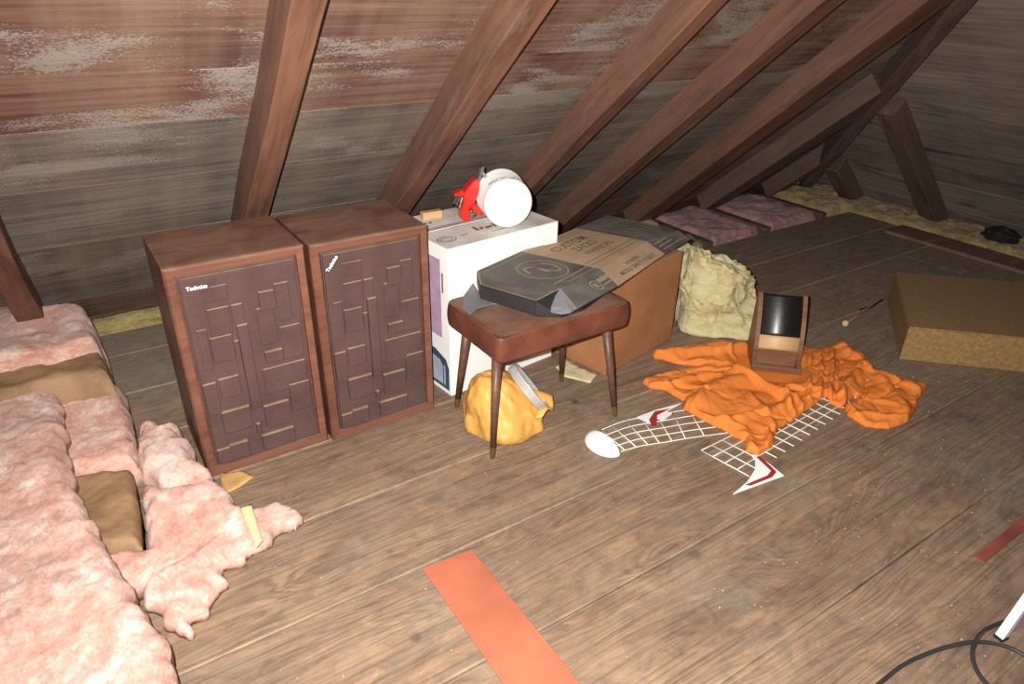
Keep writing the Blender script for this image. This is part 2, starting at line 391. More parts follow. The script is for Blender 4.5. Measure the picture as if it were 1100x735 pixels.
m_clockwood = wood('case_wood', (.10, .042, .022), (.24, .11, .055), .5, 50, dust=.4)
m_palewood = wood('pale_wood', (.50, .31, .15), (.66, .45, .25), .5, 40)
def speck_mat():
    n = NT('speckled_board'); c = n.coord()
    f = n.noise(n.mapping(c, (60, 60, 60)), 1, 5, .7)
    col = n.ramp(f, [(.35, (.24, .145, .055)), (.5, (.30, .185, .075)), (.68, (.37, .25, .115))])
    dm = n.math('MULTIPLY', up_mask(n), .55); col = n.mix(dm, col, (.24, .155, .09))
    return n.fin(col, .85, n.bump(f, .3, .002), Specular_IOR_Level=.2)
m_speck = speck_mat()
m_orangepaint = plain('orange_red_paint', (.42, .125, .070), .6, .10, 6, .2, bd=.001)
m_oldred = plain('faded_red_paint', (.30, .075, .055), .7, .2, 8)
m_cable = plain('black_rubber_cable', (.035, .034, .033), .5, .1)
m_scrap = plain('ochre_scrap', (.55, .33, .12), .8, .12)
m_cream = plain('cream_foam_sheet', (.66, .58, .36), .8, .12, 20)
m_black2 = plain('black_rag', (.012, .011, .012), .8, .1)
m_crumb = plain('dust_crumbs', (.42, .35, .27), .9, .2)
m_yellowslip = plain('pale_yellow_slip', (.72, .62, .36), .7, .05)
# ================================================================== SETTING
def set_attrs(me, **vals):
    for k, arr in vals.items():
        a = me.attributes.new(k, 'FLOAT', 'POINT'); a.data.foreach_set('value', arr)
def boards(name, rows, x0f, x1f, mat, M_=None, th=.022, gap=.003, kind='structure', extra=None, seed=1, tilt=0):
    """rows of planks along local X: rows = (y0, y1, x0, x1); slow wobble of each edge; one mesh"""
    rnd = random.Random(seed); V = []; Fc = []; bid = []; ed = []; ex = {k: [] for k in (extra[0] if extra else {})}
    for ri, (y0, y1, x0, x1) in enumerate(rows):
        b = rnd.random(); zo = rnd.uniform(-.0015, .0015); nx = max(2, int((x1-x0)/.12))
        cols = [y0+gap/2, y0+gap/2+.004, y0+.02, y0+.06, (y0+y1)/2, y1-.06, y1-.02, y1-gap/2-.004, y1-gap/2]
        zz = [-.003, 0, 0, 0, 0, 0, 0, 0, -.003]
        base = len(V)
        for i in range(nx+1):
            x = x0+(x1-x0)*i/nx
            for y, z in zip(cols, zz):
                wob = .0016*math.sin(x*5+ri*2.1)
                V.append((x, y+wob, z+zo+(tilt*(y-y0)/(y1-y0)))); bid.append(b); ed.append(min(abs(y-y0), abs(y1-y)))
                for k in ex: ex[k].append(extra[0][k](ri))
            for y in (cols[-1], cols[0]):
                V.append((x, y, -th)); bid.append(b); ed.append(0)
                for k in ex: ex[k].append(extra[0][k](ri))
        w = len(cols)+2
        for i in range(nx):
            for j in range(w):
                a = base+i*w+j; b2 = base+i*w+(j+1) % w
                Fc.append((a, a+w, b2+w, b2))
        Fc.append(tuple(base+j for j in range(w))); Fc.append(tuple(base+nx*w+j for j in reversed(range(w))))
    me = bpy.data.meshes.new(name); me.from_pydata(V, [], Fc); me.update()
    bm = bmesh.new(); bm.from_mesh(me); bmesh.ops.recalc_face_normals(bm, faces=bm.faces); bm.to_mesh(me); bm.free()
    set_attrs(me, board=bid, edge=ed, **ex)
    o = link(name, me, mat); o['kind'] = kind
    if M_ is not None: o.matrix_world = M_
    return o
rows = []
rnd = random.Random(3)
for k in range(-9, 7):
    y0 = SEAM0+(k-1)*BW; y1 = y0+BW
    if k <= 4:
        x1 = 4.86 if k > 0 else 4.9
        cut = [-3.2]+([4.32] if y0 < 2.4 and k > 1 else [])+[x1]
        for a, b in zip(cut, cut[1:]): rows.append((y0, y1, a, b-.004))
    elif k == 5: rows.append((y0, y1, -3.2, 1.5))
    else: rows.append((y0, y0+.25, -3.2, 1.5))
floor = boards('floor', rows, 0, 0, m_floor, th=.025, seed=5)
bm = bmesh.new(); box(bm, -3.2, 5.9, -4.6, 3.9, -.24, -.18)
obj('floor_subceiling', bm, m_plate)['kind'] = 'structure'
bm = bmesh.new(); box(bm, 4.62, 4.84, -4.4, 2.36, .0, .022, .002)           # plank along the hip eave edge of the floor
o = obj('trim_1', bm, wood('edge_plank', (.10, .06, .045), (.2, .13, .09), .8)); o['kind'] = 'structure'
# the slopes
A = R_(41); D = .14
YE = 3.35; YD = YE+D/math.sin(A); XE = 5.10; XD = XE+D/math.sin(A)
def slope_matrix(origin, along, upslope):
    n = along.cross(upslope)
    M_ = Matrix((along, upslope, n)).transposed().to_4x4(); M_.translation = origin; return M_
ZB = -.1
RIDGE_Y = -.9
# local y measured up the slope from (YD,0); visible face must look down/inwards
up = Vector((0, -math.cos(A), math.sin(A)))
def sy(Y): return (YD-Y)/math.cos(A)
js = [3.66, 3.46, 3.27, 2.83, 2.515, 2.27, 2.09, 1.72, 1.42, 1.1, .8, .5, .2, -.1, -.4, -.65, RIDGE_Y]
rowsd = [(sy(a), sy(b), -9.2, 3.2) for a, b in zip(js, js[1:])]
redv = [.9, .85, .16, .05, .34, .72, .82, .85, .85, .8, .7, .7, .7, .7, .7, .7]
flk = [0, .1, .75, .25, .6, 1., 1., 1., 1, 1, 1, 1, 1, 1, 1, 1]
stn = [1, 1, 1, .4, .2, .3, .2, .2, .2, .2, .2, .2, .2, .2, .2, .2]
ex = {'red': lambda i: redv[i], 'flake': lambda i: flk[i], 'stain': lambda i: stn[i]}
# along = -X so that along x up points into the attic
ML = slope_matrix(Vector((-4, YD, 0)), Vector((-1, 0, 0)), up)
ceil_l = boards('ceiling_left', rowsd, 0, 0, m_deck, ML, th=.02, gap=.004, extra=(ex,), seed=8)
uph = Vector((-math.cos(A), 0, math.sin(A)))
jh = [XD+.1, 5.15, 4.9, 4.6, 4.32, 3.98, 3.62, 3.3, 2.95, 2.6, 2.2, 1.8, 1.4, 1.0]
rowsh = [((XD-a)/math.cos(A), (XD-b)/math.cos(A), -3.8, 3.45) for a, b in zip(jh, jh[1:])]
exh = {'red': lambda i: [.35, .12, .0, .0, .05, .0, 0, 0, 0, 0, 0, 0, 0][i], 'flake': lambda i: .25, 'stain': lambda i: [1, 1, 1, .8, .5, .3, .1, .1, .1, .1, .1, .1, .1][i]}
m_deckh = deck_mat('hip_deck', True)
# trim each hip board where it meets the main slope
def hip_deck():
    V = []; rows2 = []
    for (a, b, x0, x1) in rowsh:
        ym = YD-(XD-(XD-a*math.cos(A)))  # Y of hip line at the lower edge
        rows2.append((a, b, x0, min(x1, ym+.03)))
    return rows2
MH = slope_matrix(Vector((XD, 0, 0)), Vector((0, 1, 0)), uph)
ceil_r = boards('ceiling_right', hip_deck(), 0, 0, m_deckh, MH, th=.02, gap=.005, extra=(exh,), seed=12)
# the other side of the roof and the near end close the attic behind the viewer
ridge_z = (YD-RIDGE_Y)*math.tan(A)
bm = bmesh.new()
bmesh.ops.create_grid(bm, x_segments=1, y_segments=1, size=.5, matrix=Matrix.Identity(4))
for v, co in zip(bm.verts, ((-4, RIDGE_Y, ridge_z), (6, RIDGE_Y, ridge_z), (-4, RIDGE_Y-4.5, ridge_z-4.5*math.tan(A)), (6, RIDGE_Y-4.5, ridge_z-4.5*math.tan(A)))): v.co = co
bmesh.ops.solidify(bm, geom=bm.faces[:], thickness=.03)
obj('ceiling_back', bm, m_plate)['kind'] = 'structure'
bm = bmesh.new(); box(bm, -3.3, -3.22, -4.8, 4.0, -.2, 4.6)
obj('wall_left', bm, m_plate)['kind'] = 'structure'
# ---- rafters
def beam(name, x0, x1, y_lo, y_hi, label, mat, depth=D-.012, skew=0, zlo=-.03, cat='rafter', group=None):
    """rafter of the main slope: underside in the plane z=(YE-Y)tanA"""
    L = (y_lo-y_hi)/math.cos(A); w = x1-x0
    bm = bmesh.new()
    segs = 24
    for k in range(segs+1):
        s = L*k/segs; wob = .003*math.sin(s*2.1+x0*9)+.002*math.sin(s*6.7+x0*4)
        wv = w/2+.002*math.sin(s*5+x0*3)
        ring = [bm.verts.new((s, -wv+wob, 0)), bm.verts.new((s, -wv+wob, depth)), bm.verts.new((s, wv+wob, depth)), bm.verts.new((s, wv+wob, 0))]
        if k:
            for q in range(4): bm.faces.new((pr[q], pr[(q+1) % 4], ring[(q+1) % 4], ring[q]))
        else: bm.faces.new(ring)
        pr = ring
    bm.faces.new(pr)
    bmesh.ops.recalc_face_normals(bm, faces=bm.faces)
    es = [e for e in bm.edges if len(e.link_faces) == 2 and e.calc_face_angle(0) > .8]
    bmesh.ops.bevel(bm, geom=es, offset=.004, segments=1, affect='EDGES')
    o = obj(name, bm, mat)
    X = Vector((skew, -math.cos(A), math.sin(A))).normalized(); Zl = Vector((0, math.sin(A), math.cos(A))); Yl = Zl.cross(X)
    Zl = X.cross(Yl)
    M_ = Matrix((X, Yl, Zl)).transposed().to_4x4(); M_.translation = Vector(((x0+x1)/2, y_lo, (YE-y_lo)*math.tan(A)))
    o.matrix_world = M_
    return tag(o, label, cat, group)
YT = RIDGE_Y+.25
G = 'sloping roof rafters'
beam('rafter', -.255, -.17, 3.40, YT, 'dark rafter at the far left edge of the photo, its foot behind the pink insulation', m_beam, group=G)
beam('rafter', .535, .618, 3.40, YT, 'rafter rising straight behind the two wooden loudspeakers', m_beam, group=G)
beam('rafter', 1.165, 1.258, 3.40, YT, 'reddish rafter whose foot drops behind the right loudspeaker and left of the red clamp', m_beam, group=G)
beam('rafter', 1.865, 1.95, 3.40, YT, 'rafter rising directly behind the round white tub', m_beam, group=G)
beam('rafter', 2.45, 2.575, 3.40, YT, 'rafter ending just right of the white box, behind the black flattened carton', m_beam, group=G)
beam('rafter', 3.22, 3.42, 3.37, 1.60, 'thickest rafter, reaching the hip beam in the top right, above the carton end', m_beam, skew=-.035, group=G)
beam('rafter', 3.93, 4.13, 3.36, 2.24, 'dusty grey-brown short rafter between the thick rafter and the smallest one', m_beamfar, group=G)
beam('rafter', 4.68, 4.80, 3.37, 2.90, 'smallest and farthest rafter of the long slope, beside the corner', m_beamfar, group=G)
def bar(name, p0, p1, w, d, upv, mat, label, cat='rafter', group=None, cut=0):
    p0, p1 = Vector(p0), Vector(p1); X = (p1-p0).normalized(); Zl = (Vector(upv)-X*X.dot(Vector(upv))).normalized(); Yl = Zl.cross(X)
    L = (p1-p0).length; bm = bmesh.new()
    poly = [(0, 0), (L, 0), (L-cut, d), (0, d)]
    MM = Matrix(((1, 0, 0, 0), (0, 0, 1, 0), (0, 1, 0, 0), (0, 0, 0, 1)))
    prism(bm, poly, -w/2, w/2, MM)
    bmesh.ops.recalc_face_normals(bm, faces=bm.faces)
    bmesh.ops.bevel(bm, geom=bm.edges[:], offset=.005, segments=1, affect='EDGES')
    o = obj(name, bm, mat); M_ = Matrix((X, Yl, Zl)).transposed().to_4x4(); M_.translation = p0; o.matrix_world = M_
    return tag(o, label, cat, group)
tA = math.tan(A)
hl = lambda s, off=0: (XE-s, YE-s, s*tA)
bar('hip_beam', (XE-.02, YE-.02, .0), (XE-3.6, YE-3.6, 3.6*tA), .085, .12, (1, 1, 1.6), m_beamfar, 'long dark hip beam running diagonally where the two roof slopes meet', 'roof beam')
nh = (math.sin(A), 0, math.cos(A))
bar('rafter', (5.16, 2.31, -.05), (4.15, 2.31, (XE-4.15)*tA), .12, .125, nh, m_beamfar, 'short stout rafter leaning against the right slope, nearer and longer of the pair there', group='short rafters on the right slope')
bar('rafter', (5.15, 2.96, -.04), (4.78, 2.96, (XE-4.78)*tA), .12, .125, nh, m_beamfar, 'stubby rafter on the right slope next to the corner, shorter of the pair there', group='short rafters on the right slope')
# joists between the far batts
def joist(x0, x1, y0, y1, z1, label):
    bm = bmesh.new(); box(bm, x0, x1, y0, y1, -.175, z1, .003)
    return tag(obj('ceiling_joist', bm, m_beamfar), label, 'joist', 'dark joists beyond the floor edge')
joist(4.00, 4.06, 2.845, 3.46, -.005, 'dark joist between the two dusty pink insulation batts')
joist(4.63, 4.69, 2.845, 3.40, .0, 'dark joist at the right of the far pink batt, beside the yellow insulation')
joist(3.42, 3.48, 2.845, 3.46, -.005, 'dark joist left of the nearer dusty pink batt, behind the carton')
# far batts
def far_batt(name, poly, z, mat, label, cat='insulation', seed=0, bot=-.17, amp=.02, res=.022):
    tp = lambda x, y, d: z+amp*fbm(x*7+seed, y*7)+amp*.5*fbm(x*25, y*25+seed)
    o = slab(name, poly, tp, lambda x, y: bot, res, .012, 14, .05, .6, .006, 30, mat, seed=seed)
    return tag(o, label, cat)
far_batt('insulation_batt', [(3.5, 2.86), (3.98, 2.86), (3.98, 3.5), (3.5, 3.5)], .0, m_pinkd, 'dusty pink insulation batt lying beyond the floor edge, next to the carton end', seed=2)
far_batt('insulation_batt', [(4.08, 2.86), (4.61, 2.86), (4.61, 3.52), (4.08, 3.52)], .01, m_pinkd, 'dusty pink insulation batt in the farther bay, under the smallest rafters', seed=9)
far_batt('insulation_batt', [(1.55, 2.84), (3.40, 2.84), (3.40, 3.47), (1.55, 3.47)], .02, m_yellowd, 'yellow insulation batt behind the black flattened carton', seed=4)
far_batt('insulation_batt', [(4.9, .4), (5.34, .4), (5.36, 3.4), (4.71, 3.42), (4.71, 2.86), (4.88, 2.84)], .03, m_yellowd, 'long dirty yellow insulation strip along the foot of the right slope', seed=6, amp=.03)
bm = bmesh.new()
bmesh.ops.create_icosphere(bm, subdivisions=4, radius=1)
for v in bm.verts:
    k = 1+.35*fbm(v.co.x*2, v.co.y*2, v.co.z*2); v.co = Vector((v.co.x*.07*k, v.co.y*.10*k, max(-.03, v.co.z*.05*k)))
o = obj('crumpled_rag', bm, m_black2, smooth=True); p = at(1072, 262, .05); o.location = (5.02, p.y*5.02/p.x, .075); tag(o, 'small black crumpled rag on the yellow insulation strip at the right', 'rag')
# left eave: yellow strip and plate
tag(slab('insulation_strip', [(-1.2, 3.415), (.42, 3.415), (.42, 3.53), (-1.2, 3.55)], lambda x, y, d: .045+.012*fbm(x*9, y*9), lambda x, y: -.10, .015, .004, 20, .03, .5, .003, 30, m_yellowd), 'narrow yellow insulation strip at the eave between the pink pile and the left loudspeaker', 'insulation')
# ================================================================== LOUDSPEAKERS
def make_speaker(label, tilt, loc, first=None):
    t = thing('loudspeaker', label, 'loudspeaker', loc, 0, 'pair of wooden loudspeakers')
    W, Hh, Dp = .41, .745, .35
    if first:
        for ch in first.children:
            if ch.name.startswith('badge'): continue
            c = ch.copy(); COL.objects.link(c); c.parent = t
    else:
        bm = bmesh.new(); box(bm, 0, W, .012, Dp, 0, Hh, .003)
        obj('cabinet', bm, m_walnut, t)
        bm = bmesh.new(); fw = .027
        def fr(poly_o, poly_i):
            pass
        # mitred front frame, bevelled
        o4 = [(0, 0), (W, 0), (W, Hh), (0, Hh)]; i4 = [(fw, fw+.006), (W-fw, fw+.006), (W-fw, Hh-fw), (fw, Hh-fw)]
        yo, yi = -.004, .006
        def ring(pts, y): return [bm.verts.new((x, y, z)) for x, z in pts]
        mid_o = [(a*(W-.012)/W+.006, b*(Hh-.012)/Hh+.006) for a, b in o4]
        r0 = ring(o4, .0118); r1 = ring(o4, .002); r2 = ring(mid_o, -.006); r3 = ring(i4, -.002); r4 = ring(i4, .0118)
        for a, b in ((r0, r1), (r1, r2), (r2, r3), (r3, r4), (r4, r0)):
            for k in range(4): bm.faces.new((a[k], a[(k+1) % 4], b[(k+1) % 4], b[k]))
        obj('front_frame', bm, m_frame, t)
        # sculpted foam grille, blocks of different depth
        bm = bmesh.new(); X0, X1, Z0, Z1 = .034, W-.034, .04, Hh-.034
        box(bm, X0, X1, .002, .0118, Z0, Z1, .0)
        box(bm, X0+.004, X1-.004, -.006, .004, Z0+.004, Z1-.004, .002)
        def blk(x0, x1, z0, z1, d): box(bm, X0+x0, X0+x1, -.006-d, .0, Z0+z0, Z0+z1, .0022, 1)
        gw, gh = X1-X0, Z1-Z0
        # (x0,x1,z0,z1,depth) - the ledges that catch dust are the block tops
        for b in ((.214, .264, .52, .585, .010), (.20, .255, .40, .53, .005), (.205, .262, .335, .378, .011), (.19, .33, .22, .316, .006),
                  (.135, .168, .185, .492, .013), (.13, .165, .492, .56, .005), (.052, .117, .38, .468, .010), (.06, .125, .468, .56, .004),
                  (.004, .045, .20, .316, .008), (.052, .115, .25, .322, .008), (.265, .333, .13, .236, .009), (.04, .13, .12, .203, .012),
                  (.173, .258, .095, .182, .010), (.15, .26, .01, .072, .011), (.004, .10, .01, .066, .008), (.045, .105, .012, .074, .013),
                  (.14, .153, .09, .124, .012), (.264, .33, .33, .45, .004), (.12, .135, .30, .44, .004), (.265, .31, .47, .60, .003),
                  (.06, .13, .58, .63, .002), (.02, .05, .36, .5, .003)):
            if b[1] < gw: blk(*b)
        obj('foam_grille', bm, m_foam, t)
    # badge lettering
    c, s = math.cos(tilt), math.sin(tilt)
    bx = .034+.047 if not first else .034+.030; bz = Hh-.034-.035
    MM = Matrix.Translation((bx, -.0085, bz)) @ Matrix.Rotation(R_(90), 4, 'X') @ Matrix.Rotation(tilt, 4, 'Z')
    b = bmesh.new(); box(b, -.034, .034, -.0075, .0075, -.002, .0004, .0006, 1, MM)
    bd = obj('badge', b, m_darkprint, t); bd['label'] = 'small dark name badge' if not first else 'small dark name badge hanging crooked'
    text_mesh('lettering', 'Technics', .0165, m_white, bd, MM @ Matrix.Translation((0, 0, .0012)), bold=.0006)
    return t
sp1 = make_speaker('left wooden loudspeaker, beside the pink insulation, name badge level', 0, (.185, 2.063, 0))
sp2 = make_speaker('right wooden loudspeaker, next to the white box, name badge hanging crooked', R_(52), (.606, 2.045, 0), sp1)
# ================================================================== WHITE BOX
wx0, wx1, wy0, wy1, wh = 0, .547, 0, .40, .625
wb = thing('white_cardboard_box', 'tall white cardboard box with dusty printed top, beside the right loudspeaker', 'box', (1.115, 2.085, 0), R_(6.5))
bm = bmesh.new(); box(bm, 0, wx1, 0, wy1, 0, wh-.004, .003); obj('carton', bm, m_boxwhite, wb)
bm = bmesh.new()
box(bm, .001, wx1-.001, .001, wy1/2-.001, wh-.004, wh, .001, 1)
obj('top_flap', bm, m_boxwhite, wb)
bm = bmesh.new(); box(bm, .001, wx1-.001, wy1/2+.001, wy1-.001, wh-.004, wh, .001, 1); obj('top_flap', bm, m_boxwhite, wb)
def decal(name, poly, M_, mat, parent, th=.0006):
    bm = bmesh.new(); prism(bm, poly, 0, th, M_); return obj(name, bm, mat, parent)
rect = lambda a, b, c, d: [(a, c), (b, c), (b, d), (a, d)]
TOP = Matrix.Translation((0, 0, wh))
decal('printed_band', rect(.0, .36, .205, .232), TOP, m_purple, wb)['label'] = 'purple printed band'
for (a_, b_, c_, d_) in ((.21, .225, .10, .15), (.232, .25, .105, .13), (.256, .29, .10, .125), (.296, .31, .095, .14), (.318, .35, .09, .115), (.25, .36, .06, .068), (.12, .16, .09, .10), (.07, .10, .28, .30), (.11, .125, .28, .30)):
    decal('printed_mark', [(a_, c_), (b_, c_+.004), (b_+.006, d_), (a_+.006, d_-.004)], TOP, m_ink, wb)
def ringpoly(bm, cx, cy, rx, ry, w, M_, n=32, th=.0006):
    for z in (0,):
        o = [bm.verts.new(M_ @ Vector((cx+rx*math.cos(2*math.pi*k/n), cy+ry*math.sin(2*math.pi*k/n), th))) for k in range(n)]
        i = [bm.verts.new(M_ @ Vector((cx+(rx-w)*math.cos(2*math.pi*k/n), cy+(ry-w)*math.sin(2*math.pi*k/n), th))) for k in range(n)]
        for k in range(n): bm.faces.new((o[k], o[(k+1) % n], i[(k+1) % n], i[k]))
bm = bmesh.new(); ringpoly(bm, .06, .09, .04, .03, .005, TOP); ringpoly(bm, .06, .09, .026, .018, .004, TOP)
obj('printed_mark', bm, m_ink, wb, recalc=False)
LEFT = Matrix(((0, 0, -1, 0), (-1, 0, 0, 0), (0, 1, 0, 0), (0, 0, 0, 1)))     # x' = -y, y' = z, out = -x
LF = lambda y, z: LEFT @ Matrix.Translation((-y, z, 0))
decal('printed_band', rect(-.14, -.052, .245, .57), LEFT, m_purple, wb)['label'] = 'purple printed panel on the side'
decal('printed_text', rect(-.045, -.035, .44, .52), LEFT, m_grey, wb)
bm = bmesh.new()
prism(bm, [(-.20, .02), (-.012, .02), (-.012, .12), (-.03, .155), (-.10, .178), (-.20, .185)], 0, .0006, LEFT)
e_ = obj('printed_emblem', bm, m_blue, wb)
decal('printed_emblem', [(-.2, .035), (-.055, .035), (-.055, .12), (-.075, .14), (-.2, .155)], LEFT @ Matrix.Translation((0, 0, .0006)), m_lightblue, wb)
decal('printed_emblem', rect(-.047, -.037, .035, .125), LEFT @ Matrix.Translation((0, 0, .0006)), m_lightblue, wb)
# small tan block at the rear left of the top
bm = bmesh.new(); box(bm, 0, .085, 0, .03, 0, .030, .002)
o = obj('wooden_block', bm, m_palewood); o.location = (1.19, 2.425, wh); o.rotation_euler = (0, 0, R_(-4)); tag(o, 'small tan block on the rear left edge of the white box', 'block')
# ================================================================== TUB + RED CLAMP
tb = thing('plastic_tub', 'round white plastic tub lying on its side on the white box, base to the viewer', 'tub', (1.425, 2.16, wh))
ax = Vector((.34, .94, 0)).normalized()
MT = Matrix.Translation((0, 0, .1015)) @ ax.to_track_quat('Z', 'Y').to_matrix().to_4x4()
bm = bmesh.new()
lathe(bm, [(.0005, .0), (.07, .0), (.088, .001), (.0935, .006), (.095, .012), (.0985, .135), (.1005, .137), (.1008, .150), (.099, .152), (.096, .150), (.092, .012), (.001, .008)], 56, MT)
bmesh.ops.remove_doubles(bm, verts=bm.verts, dist=.0004)
tubo = obj('tub_body', bm, m_tub, tb, True)
random.seed(5)
for k, (a, z, s, mm) in enumerate(((100, .02, .010, m_ink), (80, .03, .012, m_lightblue), (130, .03, .009, m_redmark), (155, .035, .014, m_blue), (170, .02, .008, m_ink), (62, .03, .010, m_ink), (115, .05, .014, m_purple), (50, .04, .012, m_greycard))):
    # little printed marks wrapped on the side (measured around the axis)
    bm = bmesh.new(); r = .0962+z*.027
    q = []
    for (da, dz) in ((-s, -s*.4), (s, -s*.4), (s*1.2, s*.4), (-s*.8, s*.5)):
        an = R_(a)+da/r; q.append(bm.verts.new(MT @ Vector((r*math.cos(an), r*math.sin(an), z+dz))))
    bm.faces.new(q)
    obj('printed_mark', bm, mm, tubo)
rc = thing('spring_clamp', 'red plastic clamp with chrome tip leaning on the white tub, on the white box', 'clamp', (0, 0, 0))
ZT = wh
def cl(x, y, Y=2.26): return atY(x, y, Y)
def chain(bm, pts, rad, seg=12):
    for (a, b), (ra, rb) in zip(zip(pts, pts[1:]), zip(rad, rad[1:])): frust(bm, a, b, ra, rb, seg)
    for p_, r in zip(pts, rad): bmesh.ops.create_icosphere(bm, subdivisions=2, radius=r, matrix=Matrix.Translation(p_))
def plate(name, pz, Y0, Y1, mat, parent):
    """solid cut from an outline standing in the plane Y=Y0, given its own thickness towards the back"""
    bm = bmesh.new(); f = [atY(470+x/7.35, 170+y/7.35, Y0) for x, y in pz]
    a = [bm.verts.new(p) for p in f]; b = [bm.verts.new(p+Vector((.004, Y1-Y0, 0))) for p in f]
    bm.faces.new(a[::-1]); bm.faces.new(b)
    for i in range(len(f)): bm.faces.new((a[i], a[(i+1) % len(f)], b[(i+1) % len(f)], b[i]))
    bmesh.ops.recalc_face_normals(bm, faces=bm.faces)
    bmesh.ops.bevel(bm, geom=bm.edges[:], offset=.0035, segments=2, affect='EDGES')
    return obj(name, bm, mat, parent)
plate('clamp_body', [(312, 160), (338, 185), (332, 265), (305, 335), (292, 372), (250, 400), (262, 470), (256, 505), (218, 505), (192, 470), (195, 400), (215, 340), (205, 292), (262, 210)], 2.285, 2.325, m_red, rc)
plate('jaw', [(206, 250), (214, 296), (150, 318), (134, 288)], 2.275, 2.305, m_red, rc)
plate('handle', [(296, 362), (330, 398), (368, 424), (348, 452), (300, 448), (270, 405)], 2.27, 2.30, m_red, rc)
bm = bmesh.new(); frust(bm, cl(494, 211, 2.27), cl(490, 220, 2.27), .014, .017, 20); frust(bm, cl(490, 220, 2.27), cl(489.6, 222, 2.27), .020, .020, 20); obj('chrome_tip', bm, m_chrome, rc)
bm = bmesh.new(); frust(bm, cl(514, 194, 2.27), cl(519, 180, 2.30), .006, .006, 12); frust(bm, cl(516, 182, 2.30), cl(523, 192, 2.30), .007, .007, 12); obj('metal_rod', bm, m_grey, rc)
bm = bmesh.new(); chain(bm, [cl(505, 228, 2.19), cl(509, 226, 2.19), cl(510, 231, 2.19), cl(506, 233, 2.19)], [.003]*4, 8); obj('brass_spring', bm, m_brass, rc, True)
# ================================================================== STOOL
st = thing('stool', 'wooden stool with brown vinyl seat on four tapered legs', 'stool', (1.31, 1.815, 0))
def Lc(x, y, z=0): return (x-1.31, y-1.815, z)
bm = bmesh.new(); box(bm, -.255, .30, -.175, .175, .378, .478, .0)
bmesh.ops.subdivide_edges(bm, edges=bm.edges[:], cuts=24, use_grid_fill=True)
for v in bm.verts:
    x, y, z = v.co; nx, ny = (x-.0225)/.2775, y/.175; nz = (z-.428)/.05
    # rounded rectangle in plan
    ex_ = max(0, abs(nx)-.91)/.09; ey_ = max(0, abs(ny)-.86)/.14
    if ex_ > 0 and ey_ > 0:
        r = math.hypot(ex_, ey_); m = max(ex_, ey_); k = m/r
        x = .0225+math.copysign(.2775*(.91+.09*ex_*k), nx); y = math.copysign(.175*(.86+.14*ey_*k), ny)
    rim = max(abs(nx), abs(ny))
    if nz > .99: z += .016*(1-rim**4)-.004+.004*fbm(x*9, y*9)
    bulge = (1-nz*nz); 
    if rim > .98: 
        x += math.copysign(.006*bulge, x) if abs(nx) > .9 else 0; y += math.copysign(.006*bulge, y) if abs(ny) > .9 else 0
        x -= math.copysign(.006, x)*(nz < -.9); y -= math.copysign(.006, y)*(nz < -.9)
    w = .002*fbm(x*14, y*14, z*14); v.co = (x+w, y+w, z)
obj('seat', bm, m_vinyl, st, True)
bm = bmesh.new()
pts = []
for k in range(49):
    a = 2*math.pi*k/48; sq = 1/max(abs(math.cos(a)), abs(math.sin(a)))
    u = math.copysign(abs(math.cos(a))**.35, math.cos(a)); w_ = math.copysign(abs(math.sin(a))**.35, math.sin(a))
    pts.append((.0225+.275*u, .172*w_, .4745))
tube(bm, pts, .0035, 6); obj('piping', bm, m_vinyl, st, True)
for (fx, fy, tx, ty) in ((1.043, 1.658, 1.085, 1.70), (1.098, 2.012, 1.115, 1.945), (1.585, 1.630, 1.555, 1.70), (1.566, 1.950, 1.535, 1.93)):
    bm = bmesh.new(); f = Vector(Lc(fx, fy, .0)); t_ = Vector(Lc(tx, ty, .385)); m_ = f.lerp(t_, .115)
    frust(bm, m_, t_, .0105, .0185, 24); lg = obj('leg', bm, m_leg, st, False)
    for p in lg.data.polygons: p.use_smooth = len(p.vertices) == 4
    bm = bmesh.new(); frust(bm, f, m_, .0085, .0112, 24); ob = obj('ferrule', bm, m_brass, lg)
# ================================================================== FLATTENED CARTON on stool and brown box
def sheet(name, quad, th, mat, parent, lb=None):
    """thin card from 3-D corners, thickness downward"""
    bm = bmesh.new(); q = [Vector(p) for p in quad]; n = (q[1]-q[0]).cross(q[2]-q[0]).normalized()
    if n.z < 0: n = -n
    a = [bm.verts.new(p) for p in q]; b = [bm.verts.new(p-n*th) for p in q]
    bm.faces.new(a); bm.faces.new(b[::-1])
    for i in range(len(q)): bm.faces.new((a[i], a[(i+1) % len(q)], b[(i+1) % len(q)], b[i]))
    o = obj(name, bm, mat, parent)
    if lb: o['label'] = lb
    return o
ZN, ZF = .566, .497
O_ = at(513, 291, ZN)
ca = thing('flat_carton', 'long flat black and tan printed carton lying across the stool and brown box', 'carton', O_)
# local frame of the top: e1 along, e2 across (away from the viewer side), from measured corners
def W_(x, y, z): return at(x, y, z)-O_
L1 = W_(653, 231, ZF); e1 = L1.normalized(); LEN = L1.length
L2 = W_(645, 289, .543); e2 = (L2-e1*L2.dot(e1)).normalized(); e3 = e1.cross(e2)
if e3.z < 0: e3 = -e3
FO_ = (L2-e1*L2.dot(e1)).length
def uv(s, t, h=0): return e1*s+e2*t+e3*h
def hit(x, y, p0, n):
    d = _F+CR*(x-550)/F_PX-CU*(y-367.5)/F_PX; c = CAM-O_
    return c+d*((p0-c).dot(n)/d.dot(n))
tp_ = lambda x, y: hit(x, y, Vector((0, 0, 0)), e3)
TH = .052
ST = .335*LEN; SF = .70*LEN
FA = R_(16); FW = .115
N0, N1, N2, N3 = Vector((0, 0, 0)), tp_(516.7, 305.6), tp_(576, 322.8), tp_(602, 310)
C1, C2 = tp_(560, 270), tp_(645, 289); C3, C4 = tp_(619, 245), tp_(695, 259.3); C5, C6 = tp_(653, 231), tp_(729, 248)
